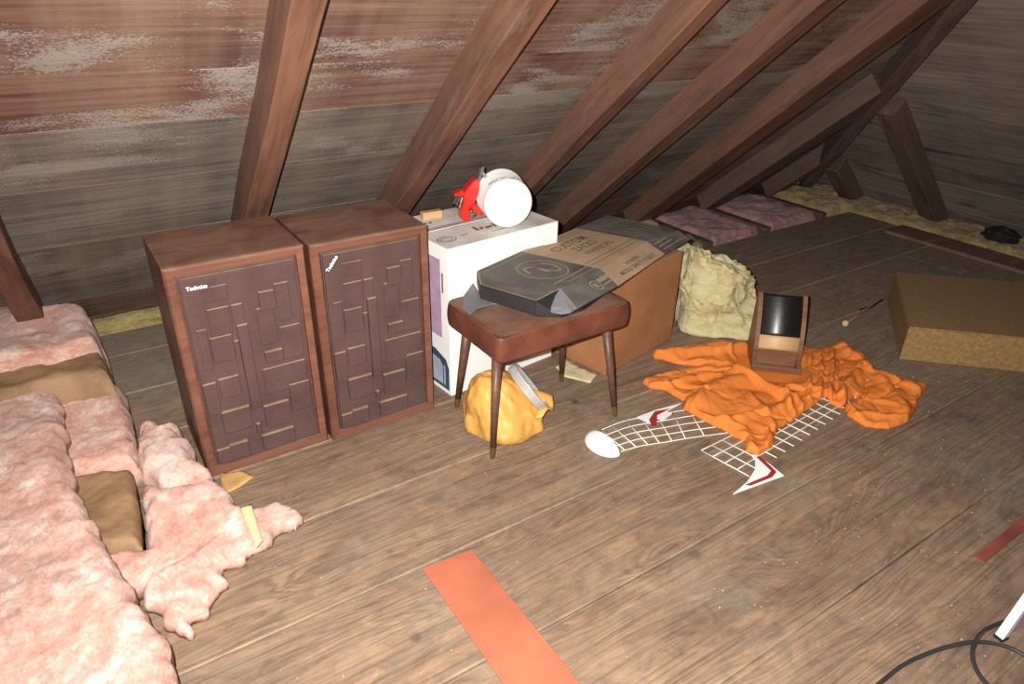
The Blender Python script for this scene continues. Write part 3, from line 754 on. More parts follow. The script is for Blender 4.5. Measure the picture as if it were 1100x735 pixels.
f2 = (Matrix.Rotation(-FA, 3, e1) @ e2); f2 = f2 if f2.z < e2.z else (Matrix.Rotation(FA, 3, e1) @ e2)
f3 = e1.cross(f2); f3 = -f3 if f3.z < 0 else f3
fp_ = lambda x, y: hit(x, y, C2, f3)
G1, G2, G3, G4 = fp_(620, 332), fp_(664, 307), fp_(714, 273), fp_(742, 257)
ST, SF = (C1.dot(e1)+C2.dot(e1))/2, (C3.dot(e1)+C4.dot(e1))/2
up1 = e3*.0003
top1 = sheet('top_panel', [N0, C1, C2, N3, N2, N1], .004, m_black, ca, 'black near part of the top panel with ring emblem')
sheet('top_panel', [C1+up1, C3+up1, C4+up1, C2+up1], .004, m_tan, ca, 'tan middle part of the top panel')
sheet('top_panel', [C3, C5, C6, C4], .004, m_black, ca, 'black far part of the top panel')
sheet('side_flap', [N3, C2, G2, G1], .004, m_black, ca, 'black near part of the side flap')
sheet('side_flap', [C2+up1, C4+up1, G3+up1, G2+up1], .004, m_tan, ca, 'tan part of the side flap')
sheet('side_flap', [C4, C6, G4, G3], .004, m_black, ca, 'black far part of the side flap')
dn = Vector((0, 0, -TH)); sm = Vector((0, 0, -.0042))
B0, B1, B3 = N0+dn*.92, N1+dn, at(603, 340.5, .505)-O_
mid_ = N2+dn*1.05
sheet('end_wall', [N0+sm, N1+sm, N1+dn, B0], .003, m_blackside, ca)
sheet('end_wall', [N1+sm, N2+sm, mid_, N1+dn], .003, m_blackside, ca)
sheet('end_wall', [N2+sm, N3+sm, B3, mid_], .003, m_blackside, ca)
T1, T2, T3, T4 = hit(588.5, 330, N3, f3+e1*-.25), hit(592, 335, N3, f3+e1*-.25), hit(602.5, 337.5, N3, f3+e1*-.2), hit(613, 336, N3, f3)
sheet('tuck_flap', [N3+up1*8, T1, T2, T3, T4, G1+up1*6], .002, m_greycard, ca, 'grey folded tuck flap')
sheet('bottom_panel', [B0, C5+dn*.9, C6+dn*.9, G1+e1*.05+dn*.3, B3], .003, m_blackside, ca)
sheet('long_wall', [N0+sm, C5+sm, C5+dn*.9, B0], .003, m_blackside, ca)
zt_ = .495
E_ = lambda x, y: at(x, y, zt_)-O_
sheet('end_flap', [E_(514, 314), E_(545, 327), E_(530, 326), E_(513, 331), E_(505, 338), E_(497, 331), E_(498, 318), E_(508, 304)], .0025, m_greycard, ca, 'blue-grey torn end flap on the seat')
PT = Matrix((e1, -e2, e3)).transposed().to_4x4() @ Matrix.Translation((0, 0, .0006))      # x along, -y towards the viewer
bm = bmesh.new(); ringpoly(bm, .17, -.17, .105, .095, .006, PT, 48); em = obj('printed_emblem', bm, m_inkpale, ca, recalc=False)
bm = bmesh.new()
for pts_ in ([(.10, -.16), (.13, -.115), (.165, -.13), (.165, -.20)], [(.165, -.13), (.19, -.21), (.22, -.215), (.245, -.17), (.225, -.13)]):
    pp = smoothpts([(x, y, .0) for x, y in pts_], 6)
    for a, b in zip(pp, pp[1:]):
        t_ = (b-a).normalized(); n_ = Vector((-t_.y, t_.x, 0))*.006
        bm.faces.new([bm.verts.new(PT @ q) for q in (a-n_, b-n_, b+n_, a+n_)])
obj('printed_emblem', bm, m_inkpale, ca, recalc=False)
def line(x0, y0, x1, y1, w, mat, MM=None, nm='printed_line'):
    d = Vector((x1-x0, y1-y0)).normalized(); n_ = Vector((-d.y, d.x))*w/2; bm = bmesh.new(); MM = MM or PT
    bm.faces.new([bm.verts.new(MM @ Vector((x, y, 0))) for x, y in ((x0-n_.x, y0-n_.y), (x1-n_.x, y1-n_.y), (x1+n_.x, y1+n_.y), (x0+n_.x, y0+n_.y))])
    return obj(nm, bm, mat, ca, recalc=False)
FO2 = -FO_
line(.0, -.025, ST, -.018, .004, m_inkpale); line(.06, FO2+.05, ST, FO2+.05, .006, m_inkpale); line(.12, FO2+.022, ST, FO2+.022, .004, m_inkpale)
for a_, b_ in ((N0, N1), (N1, N2), (N2, N3)):
    line(a_.dot(e1), -a_.dot(e2), b_.dot(e1), -b_.dot(e2), .004, m_tan)
line(ST, -.02, SF, -.02, .005, m_ink); line(ST, -.04, SF, -.04, .003, m_ink); line(ST+.02, FO2+.07, SF, FO2+.07, .004, m_ink); line(ST+.02, FO2+.045, SF, FO2+.045, .004, m_ink)
TR = lambda x, y: PT @ Matrix.Translation((x, y, .0002))
TC = (ST+SF)/2
text_mesh('printed_text', 'CUSTOM', .062, m_ink, ca, TR(TC-.02, -.09), .001, .0002, sx=1.1)
text_mesh('printed_text', 'ZACKS', .058, m_ink, ca, TR(TC, -.150), .001, .0002)
text_mesh('printed_text', 'WARRIORS', .046, m_ink, ca, TR(TC+.02, -.205), .001, .0002)
for k in range(6): line(SF+.04+.045*k, -.05, SF+.055+.045*k, -.26, .007, m_inkpale)
MFF_ = Matrix((e1, -f2, f3)).transposed().to_4x4(); MFF_.translation = C2-e1*C2.dot(e1)+f3*.0012
MFF = lambda x, y: MFF_ @ Matrix.Translation((x, y, 0))
text_mesh('printed_text', 'incredible', .030, m_ink, ca, MFF(TC-.01, -.035), .0006, .0002)
text_mesh('printed_text', 'MIDDLE LENGTH HOLD IT', .028, m_ink, ca, MFF(TC-.01, -.068), .0008, .0002)
bm = bmesh.new(); ringpoly(bm, 0, 0, .028, .028, .005, MFF(.19, -.055), 28); obj('printed_emblem', bm, m_inkpale, ca, recalc=False)
for (xa, xb, ya, w) in ((.225, ST-.01, -.042, .02), (.225, ST-.01, -.068, .006), (SF+.02, LEN-.02, -.025, .008), (SF+.02, LEN-.02, -.048, .007), (SF+.02, LEN-.02, -.071, .006)):
    decal('printed_line', rect(xa, xb, ya-w/2, ya+w/2), MFF(0, 0), m_inkpale, ca, .0004)
text_mesh('printed_text', 'R', .034, m_inkpale, ca, MFF(.19, -.055), .001, .0002)
# ================================================================== BROWN BOX
bb = thing('brown_cardboard_box', 'brown cardboard box standing behind the stool under the carton', 'box', (1.748, 1.885, 0), R_(11.5))
bm = bmesh.new()
box(bm, 0, .50, 0, .40, 0, .440, .005)
bmesh.ops.subdivide_edges(bm, edges=[e for e in bm.edges if e.calc_length() > .2], cuts=6, use_grid_fill=True)
for v in bm.verts: v.co.y += -.008*math.sin(v.co.x/.5*math.pi)*(1 if v.co.y < .2 else -1)*math.sin(max(0, min(1, v.co.z/.425))*math.pi)
obj('carton', bm, m_boxbrown, bb)
bm = bmesh.new(); box(bm, .001, .499, .17, .23, .4402, .4408); obj('packing_tape', bm, m_kraft, bb)
ys = slab('foam_sheet', [tuple(at(x, y)[:2]) for x, y in ((606, 386), (623, 396), (641, 403), (634, 412), (606, 405), (597, 395))], lambda x, y, d: .006+.002*fbm(x*30, y*30), lambda x, y: .0005, .008, .003, 40, .01, .6, 0, 1, m_cream)
tag(ys, 'cream scrap of foam sheet on the floor between the stool legs and brown box', 'scrap')
# ================================================================== BAG + TIN under the stool
bg = thing('yellow_bag', 'crumpled yellow vinyl bag on the floor under the stool', 'bag', (1.215, 1.815, 0))
def bj(a, z):
    return 1+.05*math.sin(a*3+z*25)+.10*fbm(math.cos(a)*1.8, math.sin(a)*1.8, z*12)+.035*abs(math.sin(a*6+z*40+2*fbm(math.cos(a)*2, math.sin(a)*2, z*8)))
bm = bmesh.new()
prof = [(.001, .001), (.08, .001), (.122, .004), (.138, .014), (.139, .03), (.136, .055), (.130, .08), (.120, .105), (.105, .13), (.088, .152), (.066, .172), (.042, .186), (.02, .192), (.001, .19)]
pf = []
for (r0, z0), (r1, z1) in zip(prof, prof[1:]):
    for k in range(3): pf.append((r0+(r1-r0)*k/3, z0+(z1-z0)*k/3))
pf.append(prof[-1])
lathe(bm, pf, 96, Matrix.Translation((-.01, 0, 0)), bj)
for v in bm.verts:
    if v.co.z > .03:
        k = (v.co.z-.03)/.16; v.co.x -= .05*k*k; v.co.y += .01*k
        v.co.z += .008*fbm(v.co.x*22, v.co.y*22, v.co.z*22)
        # the right shoulder dips where the tin pushes out
        d = v.co.x-.02
        if d > 0: v.co.z -= min(.06, d*.55)*k
    v.co.z = max(.0005, v.co.z)
bmesh.ops.remove_doubles(bm, verts=bm.verts, dist=.0005)
for v in bm.verts: v.co = Vector((v.co.x*1.10-.008, v.co.y*1.06, v.co.z*1.17))
obj('bag_body', bm, m_bag, bg, True)
flp = [(.0, -.10), (.055, -.135), (.12, -.115), (.165, -.05), (.16, .02), (.12, .05), (.07, .03), (.03, -.03)]
zf = lambda x, y: .085-.09*(x-.05)+.012*math.sin(x*60+y*30)
slab('bag_flap', flp, lambda x, y, d: zf(x, y)+.006, zf, .008, .004, 40, .01, .5, 0, 1, m_bag, bg)
tn = thing('round_tin', 'silver round tin sticking out of the yellow bag under the stool', 'tin', (1.262, 1.785, .142))
axt = Vector((.80, -.25, .62)).normalized(); MT2 = axt.to_track_quat('Z', 'Y').to_matrix().to_4x4()
bm = bmesh.new(); lathe(bm, [(.001, .002), (.096, .002), (.1, .0), (.102, .003), (.102, .026), (.1045, .029), (.104, .033), (.099, .032), (.098, .006), (.001, .005)], 56, MT2)
bmesh.ops.remove_doubles(bm, verts=bm.verts, dist=.0004)
obj('tin_body', bm, m_tin, tn, True)
# ================================================================== YELLOW INSULATION CHUNK
def chunk():
    bm = bmesh.new(); bmesh.ops.create_cube(bm, size=1)
    bmesh.ops.subdivide_edges(bm, edges=bm.edges[:], cuts=34, use_grid_fill=True)
    # base corners and top corners of the leaning lump (world)
    B = [Vector((2.30, 1.99, 0)), Vector((2.585, 1.745, 0)), Vector((2.86, 1.98, 0)), Vector((2.52, 2.28, 0))]
    Tp = [Vector((2.315, 2.06, .41)), Vector((2.555, 1.93, .335)), Vector((2.74, 2.03, .30)), Vector((2.50, 2.26, .36))]
    for v in bm.verts:
        u, w, h = v.co.x+.5, v.co.y+.5, v.co.z+.5
        # soften the corners in plan and at the top
        def rnd_(a, b):
            return a, b
        bl = lambda C: (C[0]*(1-u)+C[1]*u)*(1-w)+(C[3]*(1-u)+C[2]*u)*w
        p = bl(B).lerp(bl(Tp), h)
        c_ = bl(B).lerp(bl(Tp), h); ctr = (B[0]+B[1]+B[2]+B[3]).lerp(Tp[0]+Tp[1]+Tp[2]+Tp[3], h)/4
        k = (abs(u-.5)*2)**4*(abs(w-.5)*2)**4; p = p.lerp(ctr, .16*k)
        kt = max(0, (h-.8)/.2)**2*max((abs(u-.5)*2), (abs(w-.5)*2))**3; p.z -= .04*kt
        q = p*6
        dn = Vector((fbm(q.x, q.y, q.z+5), fbm(q.x+9, q.y, q.z), fbm(q.x, q.y+17, q.z)))*.05
        q = p*22; dn += Vector((fbm(q.x, q.y, q.z+5), fbm(q.x+9, q.y, q.z), fbm(q.x, q.y+17, q.z)))*.018
        r = math.sin((p.z*1.0+p.x*.5-p.y*.3)*26+2*fbm(p.x*5, p.y*5, p.z*5)); dn += (p-ctr).normalized()*(.010*r)
        v.co = p+dn*min(1, .25+h*2); v.co.z = max(v.co.z, .001)
    return bm
tag(obj('insulation_batt', chunk(), m_yellow, smooth=True), 'cream yellow insulation lump standing against the brown box', 'insulation')
# ================================================================== PINK INSULATION PILE
def batt(name, pxs, zt, zb, label, mat=None, seed=0, res=.016, jit=.012, amp=.018, hsh=.004, rim=.035, rimh=.5, slope=None, cat='insulation'):
    poly = [tuple(at(x, y, zt)[:2]) for x, y in pxs]
    sl = slope or (lambda x, y: 0)
    tp = lambda x, y, d: zt+sl(x, y)+amp*1.0*fbm(x*2.5+seed, y*2.5, 0, 2)+amp*.32*fbm(x*10+y*3, y*6+seed)+amp*.28*fbm(x*45, y*28+seed, 1., 3)
    o = slab(name, poly, tp, lambda x, y: zb, res, jit, 16, rim, rimh, hsh, 34, mat or m_pink, seed=seed)
    return tag(o, label, cat)
batt('insulation_batt', [(-260, 400), (-60, 408), (0, 412), (30, 398), (52, 400), (62, 425), (68, 470), (76, 506), (92, 540), (114, 584), (140, 630), (176, 678), (191, 735), (206, 790), (60, 860), (-420, 860), (-420, 500)], .215, .135,
     'largest pink insulation batt filling the lower left corner of the photo', seed=1, res=.012, amp=.022, rim=.05, rimh=.45)
batt('insulation_batt', [(58, 404), (84, 400), (110, 398), (131, 412), (140, 447), (143, 470), (146, 486), (84, 500), (40, 500), (30, 440)], .135, .002,
     'pink insulation batt with brown kraft paper below its edge, under the big batt', seed=5, res=.012)
batt('insulation_batt', [(-260, 318), (-100, 306), (0, 308), (22, 310), (48, 324), (72, 320), (93, 322), (100, 340), (106, 362), (60, 374), (0, 384), (-260, 410)], .30, .002,
     'rolled pink insulation batt farthest back at the left, above the wide kraft paper strip', seed=8, res=.018, amp=.022)
kb = slab('kraft_paper_strip', [tuple(at(x, y, .24)[:2]) for x, y in ((-260, 412), (0, 388), (60, 377), (108, 367), (119, 398), (60, 406), (0, 425), (-260, 460))], lambda x, y, d: .24+.012*fbm(x*5, y*5)+.004*fbm(x*20, y*20), lambda x, y: .002, .02, .006, 14, .03, .6, .003, 20, m_kraft)
tag(kb, 'wide brown kraft paper strip between the rear pink batts', 'kraft paper')
kr = slab('kraft_faced_batt', [tuple(at(x, y, .115)[:2]) for x, y in ((-100, 500), (40, 504), (84, 508), (110, 502), (140, 500), (147, 540), (149, 578), (117, 582), (-100, 590))], lambda x, y, d: .112+.008*fbm(x*8, y*8)+.003*fbm(x*30, y*30), lambda x, y: .002, .01, .003, 20, .02, .7, .002, 20, m_kraft)
tag(kr, 'brown kraft paper faced batt, a square patch of it showing between the pink batts', 'insulation')
batt('insulation_batt', [(143, 470), (148, 450), (158, 441), (172, 452), (184, 449), (205, 475), (224, 503), (208, 512), (180, 514), (152, 504), (150, 488)], .13, .002,
     'torn pink insulation tuft with jagged top against the left loudspeaker', seed=12, res=.010, jit=.022)
batt('insulation_batt', [(151, 512), (178, 519), (212, 516), (232, 508), (258, 540), (236, 556), (205, 574), (170, 594), (138, 622), (20, 640), (20, 590), (117, 588), (153, 582), (153, 545)], .10, .002,
     'pink insulation batt right of the kraft paper patch, upper of the two low pieces', seed=15, res=.010)
batt('insulation_batt', [(146, 626), (178, 606), (214, 583), (240, 564), (262, 549), (280, 539), (298, 534), (312, 541), (325, 549), (319, 561), (302, 562), (288, 574), (268, 584), (262, 594), (240, 602), (242, 618), (228, 632), (220, 650), (206, 658), (203, 674), (190, 670), (176, 660), (162, 646)], .05, .001,
     'low ragged pink insulation strip lying on the floorboards, pointing toward the boards at right', seed=19, res=.009, jit=.018, rim=.035, amp=.014)
sl_ = slab('paper_slip', [tuple(at(x, y, .075)[:2]) for x, y in ((258, 545), (270, 541), (282, 580), (275, 588))], lambda x, y, d: .076+.001*fbm(x*30, y*30), lambda x, y: .072, .01, 0, 1, .005, .5, 0, 1, m_yellowslip)
tag(sl_, 'narrow pale yellow paper slip lying across the ragged pink strip', 'paper')
sc_ = slab('paper_scrap', [tuple(at(x, y, .0)[:2]) for x, y in ((236, 510), (262, 507), (273, 513), (258, 524), (240, 532))], lambda x, y, d: .008+.002*fbm(x*20, y*20), lambda x, y: .001, .01, .003, 30, .01, .5, 0, 1, m_scrap)
tag(sc_, 'ochre paper scrap on the floor at the foot of the left loudspeaker', 'paper')
# ================================================================== ORANGE CLOTH
seg2 = lambda P: [tuple(at(x, y, z)[:2]) for x, y, z in P]
CL = seg2([(700, 379, .02), (715, 372, .03), (745, 366, .035), (775, 363, .035), (800, 366, .03), (830, 368, .01), (866, 372, .02), (885, 371, .03), (905, 366, .035), (925, 373, .04), (937, 384, .04), (948, 396, .03),
           (968, 406, .02), (992, 412, .01), (996, 417, .0), (986, 428, .01), (984, 441, .01), (975, 453, .01), (955, 460, .01), (930, 457, .01), (911, 446, .01), (907, 438, .01), (921, 431, .005), (919, 426, .005), (903, 438, .005), (890, 434, .0), (886, 427, .0),
           (870, 440, 0), (850, 454, 0), (834, 463, 0), (830, 480, 0), (815, 491, 0), (801, 487, 0), (799, 476, 0), (785, 468, 0), (765, 458, 0), (746, 448, 0), (733, 441, 0), (735, 433, 0), (715, 421, 0), (698, 418, 0), (690, 413, 0), (694, 408, 0), (712, 404, .0), (737, 397, .01), (752, 393, .01), (735, 391, .01), (715, 388, .005), (703, 384, .01)])
CKP = (2.405, 1.555)      # where the wooden case stands
random.seed(11)
folds = []
def fold(x0, y0, x1, y1, w, a, z=.04):
    p, q = at(x0, y0, z), at(x1, y1, z); folds.append((p.x, p.y, q.x, q.y, w, a))
for f in ((705, 379, 800, 370, .022, .030), (715, 384, 790, 386, .012, .016), (700, 412, 770, 400, .016, .02), (745, 430, 800, 400, .05, .028), (770, 452, 850, 430, .018, .02), (790, 395, 850, 425, .022, .028),
          (735, 437, 800, 455, .016, .016), (800, 460, 812, 486, .022, .018), (825, 455, 822, 480, .012, .014), (845, 410, 880, 415, .014, .016), (868, 380, 870, 425, .010, .018), (880, 378, 884, 420, .010, .016),
          (895, 372, 893, 425, .012, .02), (905, 370, 935, 392, .022, .026), (925, 390, 905, 420, .018, .022), (935, 395, 990, 415, .02, .018), (915, 440, 975, 445, .02, .018), (950, 405, 975, 440, .03, .020),
          (930, 425, 960, 432, .012, .014), (850, 418, 868, 440, .010, .016), (838, 410, 858, 450, .010, .015), (808, 420, 835, 455, .014, .013), (760, 415, 740, 440, .012, .012), (900, 400, 915, 436, .010, .014), (780, 372, 800, 385, .010, .016),
          (720, 408, 760, 420, .010, -.012), (800, 440, 850, 445, .008, -.014), (905, 385, 900, 425, .006, -.014), (935, 405, 925, 430, .007, -.014), (965, 412, 940, 425, .007, -.012), (740, 394, 800, 392, .008, -.02), (790, 465, 815, 462, .006, -.012)):
    fold(*f)
FO = np.array(folds)
def cloth_top(x, y, d):
    x_, y_ = x+.02*fbm(x*6, y*6, 0, 2), y+.02*fbm(x*6+40, y*6, 0, 2)
    ax_, ay_, bx_, by_, w, am = FO.T
    dx, dy = bx_-ax_, by_-ay_; t = np.clip(((x_-ax_)*dx+(y_-ay_)*dy)/(dx*dx+dy*dy), 0, 1)
    dd = (x_-ax_-t*dx)**2+(y_-ay_-t*dy)**2
    h = .022+float((am*np.exp(-dd/(w*w))).sum())
    wx, wy = x+.03*fbm(x*7, y*7, 3., 2), y+.03*fbm(x*7, y*7, 9., 2)
    vd = noise.voronoi(Vector((wx*6, wy*9, .3)))[0]; c1 = min(1, (vd[1]-vd[0])*2.2)
    vd = noise.voronoi(Vector((wx*15+4, wy*11, 1.3)))[0]; c2 = min(1, (vd[1]-vd[0])*2.)
    h += .009*(c1*(2-c1)-.5)+.003*(c2*(2-c2)-.5)
    k = min(1, max(0, (math.hypot(x-CKP[0], y-CKP[1])-.125)/.06))
    return max(.004, .006+(h-.006)*k)
cl_o = slab('orange_cloth', CL, cloth_top, lambda x, y: .0015+0*x, .0065, .005, 22, .014, .25, .0, 20, m_cloth)
tag(cl_o, 'crumpled bright orange cloth spread over the floor and white net', 'cloth')
# ================================================================== WHITE NET with ball and red-white fins
nt = thing('net_decoration', 'white lattice net with half ball and pointed fins, lying under the orange cloth', 'net', (0, 0, 0))
def strip_pt(path, k, off):
    return None
def lattice(name, rails, cross, r=.0022, z=.003):
    bm = bmesh.new()
    for rl in rails: tube(bm, smoothpts([(*p, z) for p in rl], 6), r, 6)
    for c in cross: tube(bm, [(*p, z+.0005) for p in c], r, 6)
    return obj(name, bm, m_net, nt, True)
P2 = lambda x, y: tuple(at(x, y, .003)[:2])
# strip one: five rails fanning from the ball; its cross wires
up_ = [P2(x, y) for x, y in ((646, 462), (672, 452), (705, 446), (740, 440), (775, 436))]
lo_ = [P2(x, y) for x, y in ((667, 485), (690, 479), (715, 475), (745, 470), (790, 464))]
rails = [[tuple(a[i]*(1-f)+b[i]*f for i in range(2)) for a, b in zip(up_, lo_)] for f in (0, .25, .5, .75, 1)]
su, sl2 = smoothpts([(*p, 0) for p in up_], 4), smoothpts([(*p, 0) for p in lo_], 4)
crs = [[(a.x, a.y), (b.x, b.y)] for a, b in list(zip([su[min(len(su)-1, max(0, i-1))] for i in range(len(sl2))], sl2))[1::1]][::2]
lattice('lattice', rails, crs)
# strip two: long ladder running to the upper right, and its end grid
A0, A1 = Vector(P2(753, 484)), Vector(P2(805, 512)); E0, E1 = Vector(P2(893, 416)), Vector(P2(925, 430))
r2 = []
for f in (0, .25, .5, .75):
    a = A0.lerp(A1, f); b = E0.lerp(E1, f); r2.append([tuple(a), tuple(a.lerp(b, .5)), tuple(b)])
c2 = []
for k in range(15):
    t_ = k/14; a = A0.lerp(E0, t_); b = A1.lerp(E1, t_); c2.append([tuple(a), tuple(b)])
lattice('lattice', r2, c2)
# half ball
hb = at(649, 474, .02)
bm = bmesh.new(); bmesh.ops.create_icosphere(bm, subdivisions=4, radius=1)
u1 = (Vector(P2(667, 482))-Vector(P2(634, 460))).normalized()
bdir = math.atan2(u1.y, u1.x)
for v in bm.verts:
    c_ = v.co.copy(); c_.x *= .080; c_.y *= .060 if c_.y < 0 else .014; c_.z = max(0, c_.z)*.050; v.co = c_
hbm = Matrix.Translation((hb.x, hb.y, .0005)) @ Matrix.Rotation(bdir, 4, 'Z'); bmesh.ops.transform(bm, matrix=hbm, verts=bm.verts)
hbo = obj('half_ball', bm, m_tub, nt, True)
bm = bmesh.new()
for off in (-.35, .1, .55):
    pts_ = []
    for k in range(13):
        a = math.pi*k/12; x = .075*(off+.0)*1.0; 
        sc = math.sqrt(max(0, 1-off*off)); yy = math.cos(a)*sc; zz = math.sin(a)*sc
        pts_.append(hbm @ Vector((x+.008*math.sin(a), yy*(.060 if yy < 0 else .014), zz*.0505)))
    tube(bm, pts_, .0011, 5)
obj('seam_line', bm, m_greycard, hbo)
def fin(pxs, red, white2=None, z=.007):
    bm = bmesh.new(); prism(bm, [P2(x, y) for x, y in pxs], z-.003, z); f = obj('pointed_fin', bm, m_tub, nt)
    bm = bmesh.new(); prism(bm, [P2(x, y) for x, y in red], z+.0002, z+.0008); g = obj('stripe', bm, m_redmark, f); g['label'] = 'red stripe'
    return f
fin([(787, 532), (803, 518), (811, 505), (811, 495), (806, 489), (813, 490), (826, 499), (842, 512), (825, 518)], [(800, 522), (824, 512), (828, 507), (812, 492), (816, 491), (834, 508), (829, 514), (806, 523)])
fin([(684, 449), (705, 441), (732, 434), (716, 443), (722, 445), (712, 453), (701, 448), (701, 457)], [(697, 452), (703, 443), (720, 440), (706, 447), (705, 458), (700, 459)])
# ================================================================== WOODEN CASE with glossy curved front
pa, pb = at(805, 394, .02), at(862, 400, .02)
wd = (pb-pa).length; dr = (pb-pa).normalized()
ck = thing('curved_wooden_case', 'small wooden case with a curved glossy black front standing on the orange cloth', 'case', ((pa.x+pb.x)/2, (pa.y+pb.y)/2, .011), math.atan2(dr.y, dr.x))
# local x = width, +y = away from viewer, z up
W2 = wd/2
Rr = .58; a0, a1 = R_(18), R_(42)
arc = [(.035+Rr*(math.cos(a0)-math.cos(a0+(a1-a0)*k/20)), .085+Rr*(math.sin(a0+(a1-a0)*k/20)-math.sin(a0))) for k in range(21)]
ztop = arc[-1][1]
side = [(0, 0), (0, .03), (.028, .035), (.032, .07)]+[(y, z) for y, z in arc]+[(arc[-1][0]+.02, ztop), (.19, ztop-.03), (.19, 0)]
YZ = Matrix(((0, 0, 1, 0), (1, 0, 0, 0), (0, 1, 0, 0), (0, 0, 0, 1)))
W3 = wd/2-.018
for s in (-1, 1):
    bm = bmesh.new(); x0 = s*W3-.009; prism(bm, side, x0, x0+.018, YZ); obj('side_panel', bm, m_clockwood, ck)
def arcsheet(k0, k1, off, th, mat, name, hw=W3-.0095, lb=None):
    bm = bmesh.new(); a = []; 
    for k in range(k0, k1+1):
        y, z = arc[k]; an = a0+(a1-a0)*k/20; ny, nz = -math.cos(an), math.sin(an)
        a.append([bm.verts.new((x, y+ny*o_, z+nz*o_)) for x, o_ in ((-hw, off), (hw, off), (hw, off-th), (-hw, off-th))])
    for p, q in zip(a, a[1:]):
        for i in range(4): bm.faces.new((p[i], p[(i+1) % 4], q[(i+1) % 4], q[i]))
    bm.faces.new(a[0]); bm.faces.new(a[-1][::-1])
    o = obj(name, bm, mat, ck)
    if lb: o['label'] = lb
    for p in o.data.polygons: p.use_smooth = len(p.vertices) == 4 and abs(p.normal.x) < .5
    return o
arcsheet(5, 20, -.003, .006, m_gloss, 'curved_panel', lb='glossy black curved panel')
arcsheet(0, 5, -.002, .012, m_palewood, 'pale_strip', lb='pale wood strip')
bm = bmesh.new(); box(bm, -W3+.009, W3-.009, .03, .181, .0, .012, .001); obj('bottom_board', bm, m_clockwood, ck)
bm = bmesh.new(); box(bm, -W3-.012, W3+.012, -.012, .001, .0, .026, .003); obj('front_lip', bm, m_clockwood, ck)
bm = bmesh.new(); box(bm, -W3+.0092, W3-.0092, .002, .040, .012, .018, .001); box(bm, -W3+.0092, W3-.0092, .036, .042, .012, .084, .001); obj('recess_board', bm, m_clockwood, ck)
bm = bmesh.new(); box(bm, -W3+.009, W3-.009, .182, .19, .012, ztop-.04, .001); obj('back_board', bm, m_clockwood, ck)
# ================================================================== TAN SPECKLED BOX at right
FLc, BLc, FRc, BRc = at(977, 351, .165), at(962, 292, .165), at(1100, 363, .165), at(1100, 308, .165)
FRc = FLc+(FRc-FLc)*2.; BRc = BLc+(FRc-FLc)
hb_ = thing('low_tan_box', 'low tan speckled box lying on the floor at the right edge', 'box', (FLc.x, FLc.y, 0))
q4 = [(p.x-FLc.x, p.y-FLc.y) for p in (FLc, FRc, BRc, BLc)]
bm = bmesh.new(); prism(bm, q4, 0, .161); bmesh.ops.recalc_face_normals(bm, faces=bm.faces); bmesh.ops.bevel(bm, geom=bm.edges[:], offset=.003, segments=2, affect='EDGES')
obj('box_body', bm, m_speck, hb_)
cc_ = Vector((sum(p[0] for p in q4)/4, sum(p[1] for p in q4)/4))
bm = bmesh.new(); prism(bm, [tuple(cc_+(Vector(p)-cc_)*.995) for p in q4], .1612, .165); obj('lid', bm, m_speck, hb_)
# mallet
mp0, mp1 = at(908, 348, .014), at(948, 322, .010)
ml = thing('wooden_mallet', 'thin wooden stick with a round ball end on the floor left of the tan box', 'mallet', (mp0.x, mp0.y, 0))
bm = bmesh.new(); bmesh.ops.create_uvsphere(bm, u_segments=20, v_segments=12, radius=.0165, matrix=Matrix.Translation((0, 0, .0165))); obj('ball_head', bm, m_palewood, ml, True)
bm = bmesh.new(); dv = Vector((mp1.x-mp0.x, mp1.y-mp0.y, 0)); frust(bm, (0, 0, .0165), dv+Vector((0, 0, .008)), .0055, .0055, 10); obj('stick', bm, wood('mallet_stick', (.16, .07, .04), (.28, .13, .07)), ml, True)
bm = bmesh.new(); a_ = at(924, 333, .004); b_ = at(931, 330, .004); frust(bm, a_, b_, .005, .003, 8); tag(obj('nail', bm, m_black2), 'tiny dark nail on the floor beside the mallet stick', 'nail')
# ================================================================== FLOOR PIECES
bm = bmesh.new(); prism(bm, [(.600, 1.325), (.757, 1.313), (.752, .25), (.598, .25)], .0015, .007)
bmesh.ops.bevel(bm, geom=[e for e in bm.edges], offset=.0012, segments=1, affect='EDGES')
tag(obj('painted_plank', bm, m_orangepaint), 'orange-red painted plank lying across the floorboards in the foreground', 'plank')
bm = bmesh.new(); prism(bm, [(2.00, .468), (2.00, .497), (2.75, .50), (2.75, .468)], .0015, .006)
tag(obj('painted_strip', bm, m_oldred), 'thin dark red wooden strip on the floor at the right edge', 'strip')
bm = bmesh.new()
cp = [(900, 770), (944, 735), (968, 716), (990, 705), (1018, 695), (1047, 690), (1075, 693), (1100, 704), (1135, 730), (1170, 700), (1150, 668), (1100, 664), (1066, 673), (1050, 686), (1044, 702), (1050, 722), (1068, 745), (1100, 790)]
pts_ = smoothpts([tuple(at(x, y, .007)) for x, y in cp], 8)
n_ = len(pts_)
for i, p in enumerate(pts_):
    if i > n_*.62: p.z += .0085*math.exp(-((p.xy-at(1046, 691, .007).xy).length/.05)**2)
tube(bm, pts_, .0052, 10); tag(obj('power_cable', bm, m_cable, smooth=True), 'black cable looping on the floor in the lower right corner', 'cable')
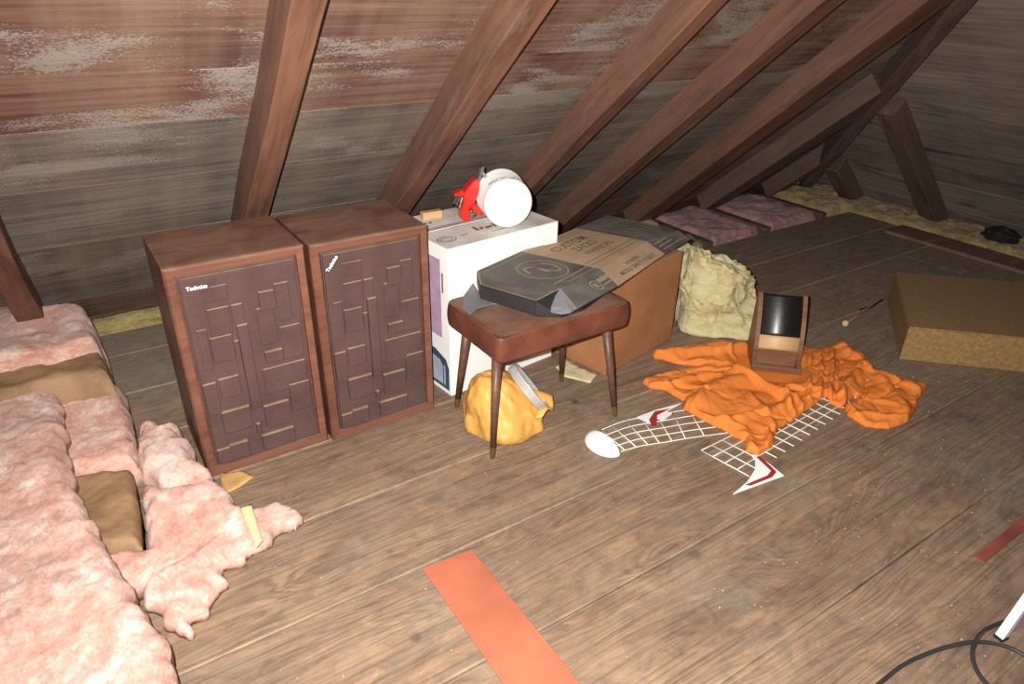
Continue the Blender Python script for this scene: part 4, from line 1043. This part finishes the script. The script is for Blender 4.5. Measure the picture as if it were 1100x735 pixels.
# white-edged purple panel at the right edge
wp = thing('white_edged_panel', 'purple panel with a white edge standing on the floor at the right edge', 'panel', (1.752, .305, 0), R_(-8))
bm = bmesh.new()
def leanbox(bm, x0, x1, y0, y1, h, lean): 
    vs = []
    for z in (0, h):
        for x, y in ((x0, y0), (x1, y0), (x1, y1), (x0, y1)): vs.append(bm.verts.new((x+lean*z, y, z)))
    bm.faces.new(vs[3::-1]); bm.faces.new(vs[4:])
    for i in range(4): bm.faces.new((vs[i], vs[(i+1) % 4], vs[4+(i+1) % 4], vs[4+i]))
leanbox(bm, 0, .022, 0, .02, .24, .35)
e1 = obj('white_edge', bm, m_tub, wp); bm = bmesh.new(); leanbox(bm, .0225, .34, .004, .016, .24, .35); obj('panel_body', bm, m_purple, wp)
bm = bmesh.new(); box(bm, -.004, .024, -.003, .022, 0, .008, .001); obj('rubber_foot', bm, m_black2, wp); 
for ch in (wp.children): 
    if not ch.name.startswith('rubber'): ch.location.z = .008
# crumbs
random.seed(21); bm = bmesh.new()
for k in range(700):
    while True:
        x, y = random.uniform(.1, 3.2), random.uniform(.2, 1.75)
        if random.random() < (1.0 if (x > 1.2 and y < .9) else .35): break
    r = random.choice((.0008, .001, .0013, .0018, .0026)); bmesh.ops.create_icosphere(bm, subdivisions=1, radius=r, matrix=Matrix.Translation((x, y, r*.6+.001)) @ Matrix.Rotation(random.random()*3, 4, 'Z') @ Matrix.Diagonal((random.uniform(.7, 1.8), 1, .6, 1)))
tag(obj('dust_crumbs', bm, m_crumb), 'pale dust crumbs scattered over the floorboards', 'dust', kind='stuff')
# ================================================================== LIGHT
# camera flash: a small lamp just left of and above the lens, falling off towards the edge of its cone
ld = bpy.data.lights.new('camera_flash', 'SPOT'); ld.energy = 475; ld.shadow_soft_size = .012; ld.spot_size = R_(122); ld.spot_blend = .85; ld.color = (1, .96, .895)
lo = bpy.data.objects.new('camera_flash', ld); COL.objects.link(lo)
aim = (_F*F_PX+CR*(30)-CU*(20)).normalized()
lo.rotation_euler = (-aim).to_track_quat('Z', 'Y').to_euler(); lo.location = CAM+CR*(-.06)+CU*.035+_F*.02
w = bpy.data.worlds.new('attic_gloom'); SC.world = w; w.use_nodes = True
w.node_tree.nodes['Background'].inputs[0].default_value = (.9, .85, .8, 1); w.node_tree.nodes['Background'].inputs[1].default_value = .10
ad = bpy.data.lights.new('added_fill', 'AREA'); ad.energy = 9; ad.size = .8; ad.color = (1, .88, .72)  # added weak overhead fill; the flash is the attic's only real source
ao = bpy.data.objects.new('added_fill', ad); COL.objects.link(ao); ao.location = (.3, -.5, 2.9)
SC.view_settings.view_transform = 'Standard'; SC.view_settings.look = 'None'; SC.view_settings.gamma = 1; SC.view_settings.exposure = 0
SC.view_settings.use_curve_mapping = False
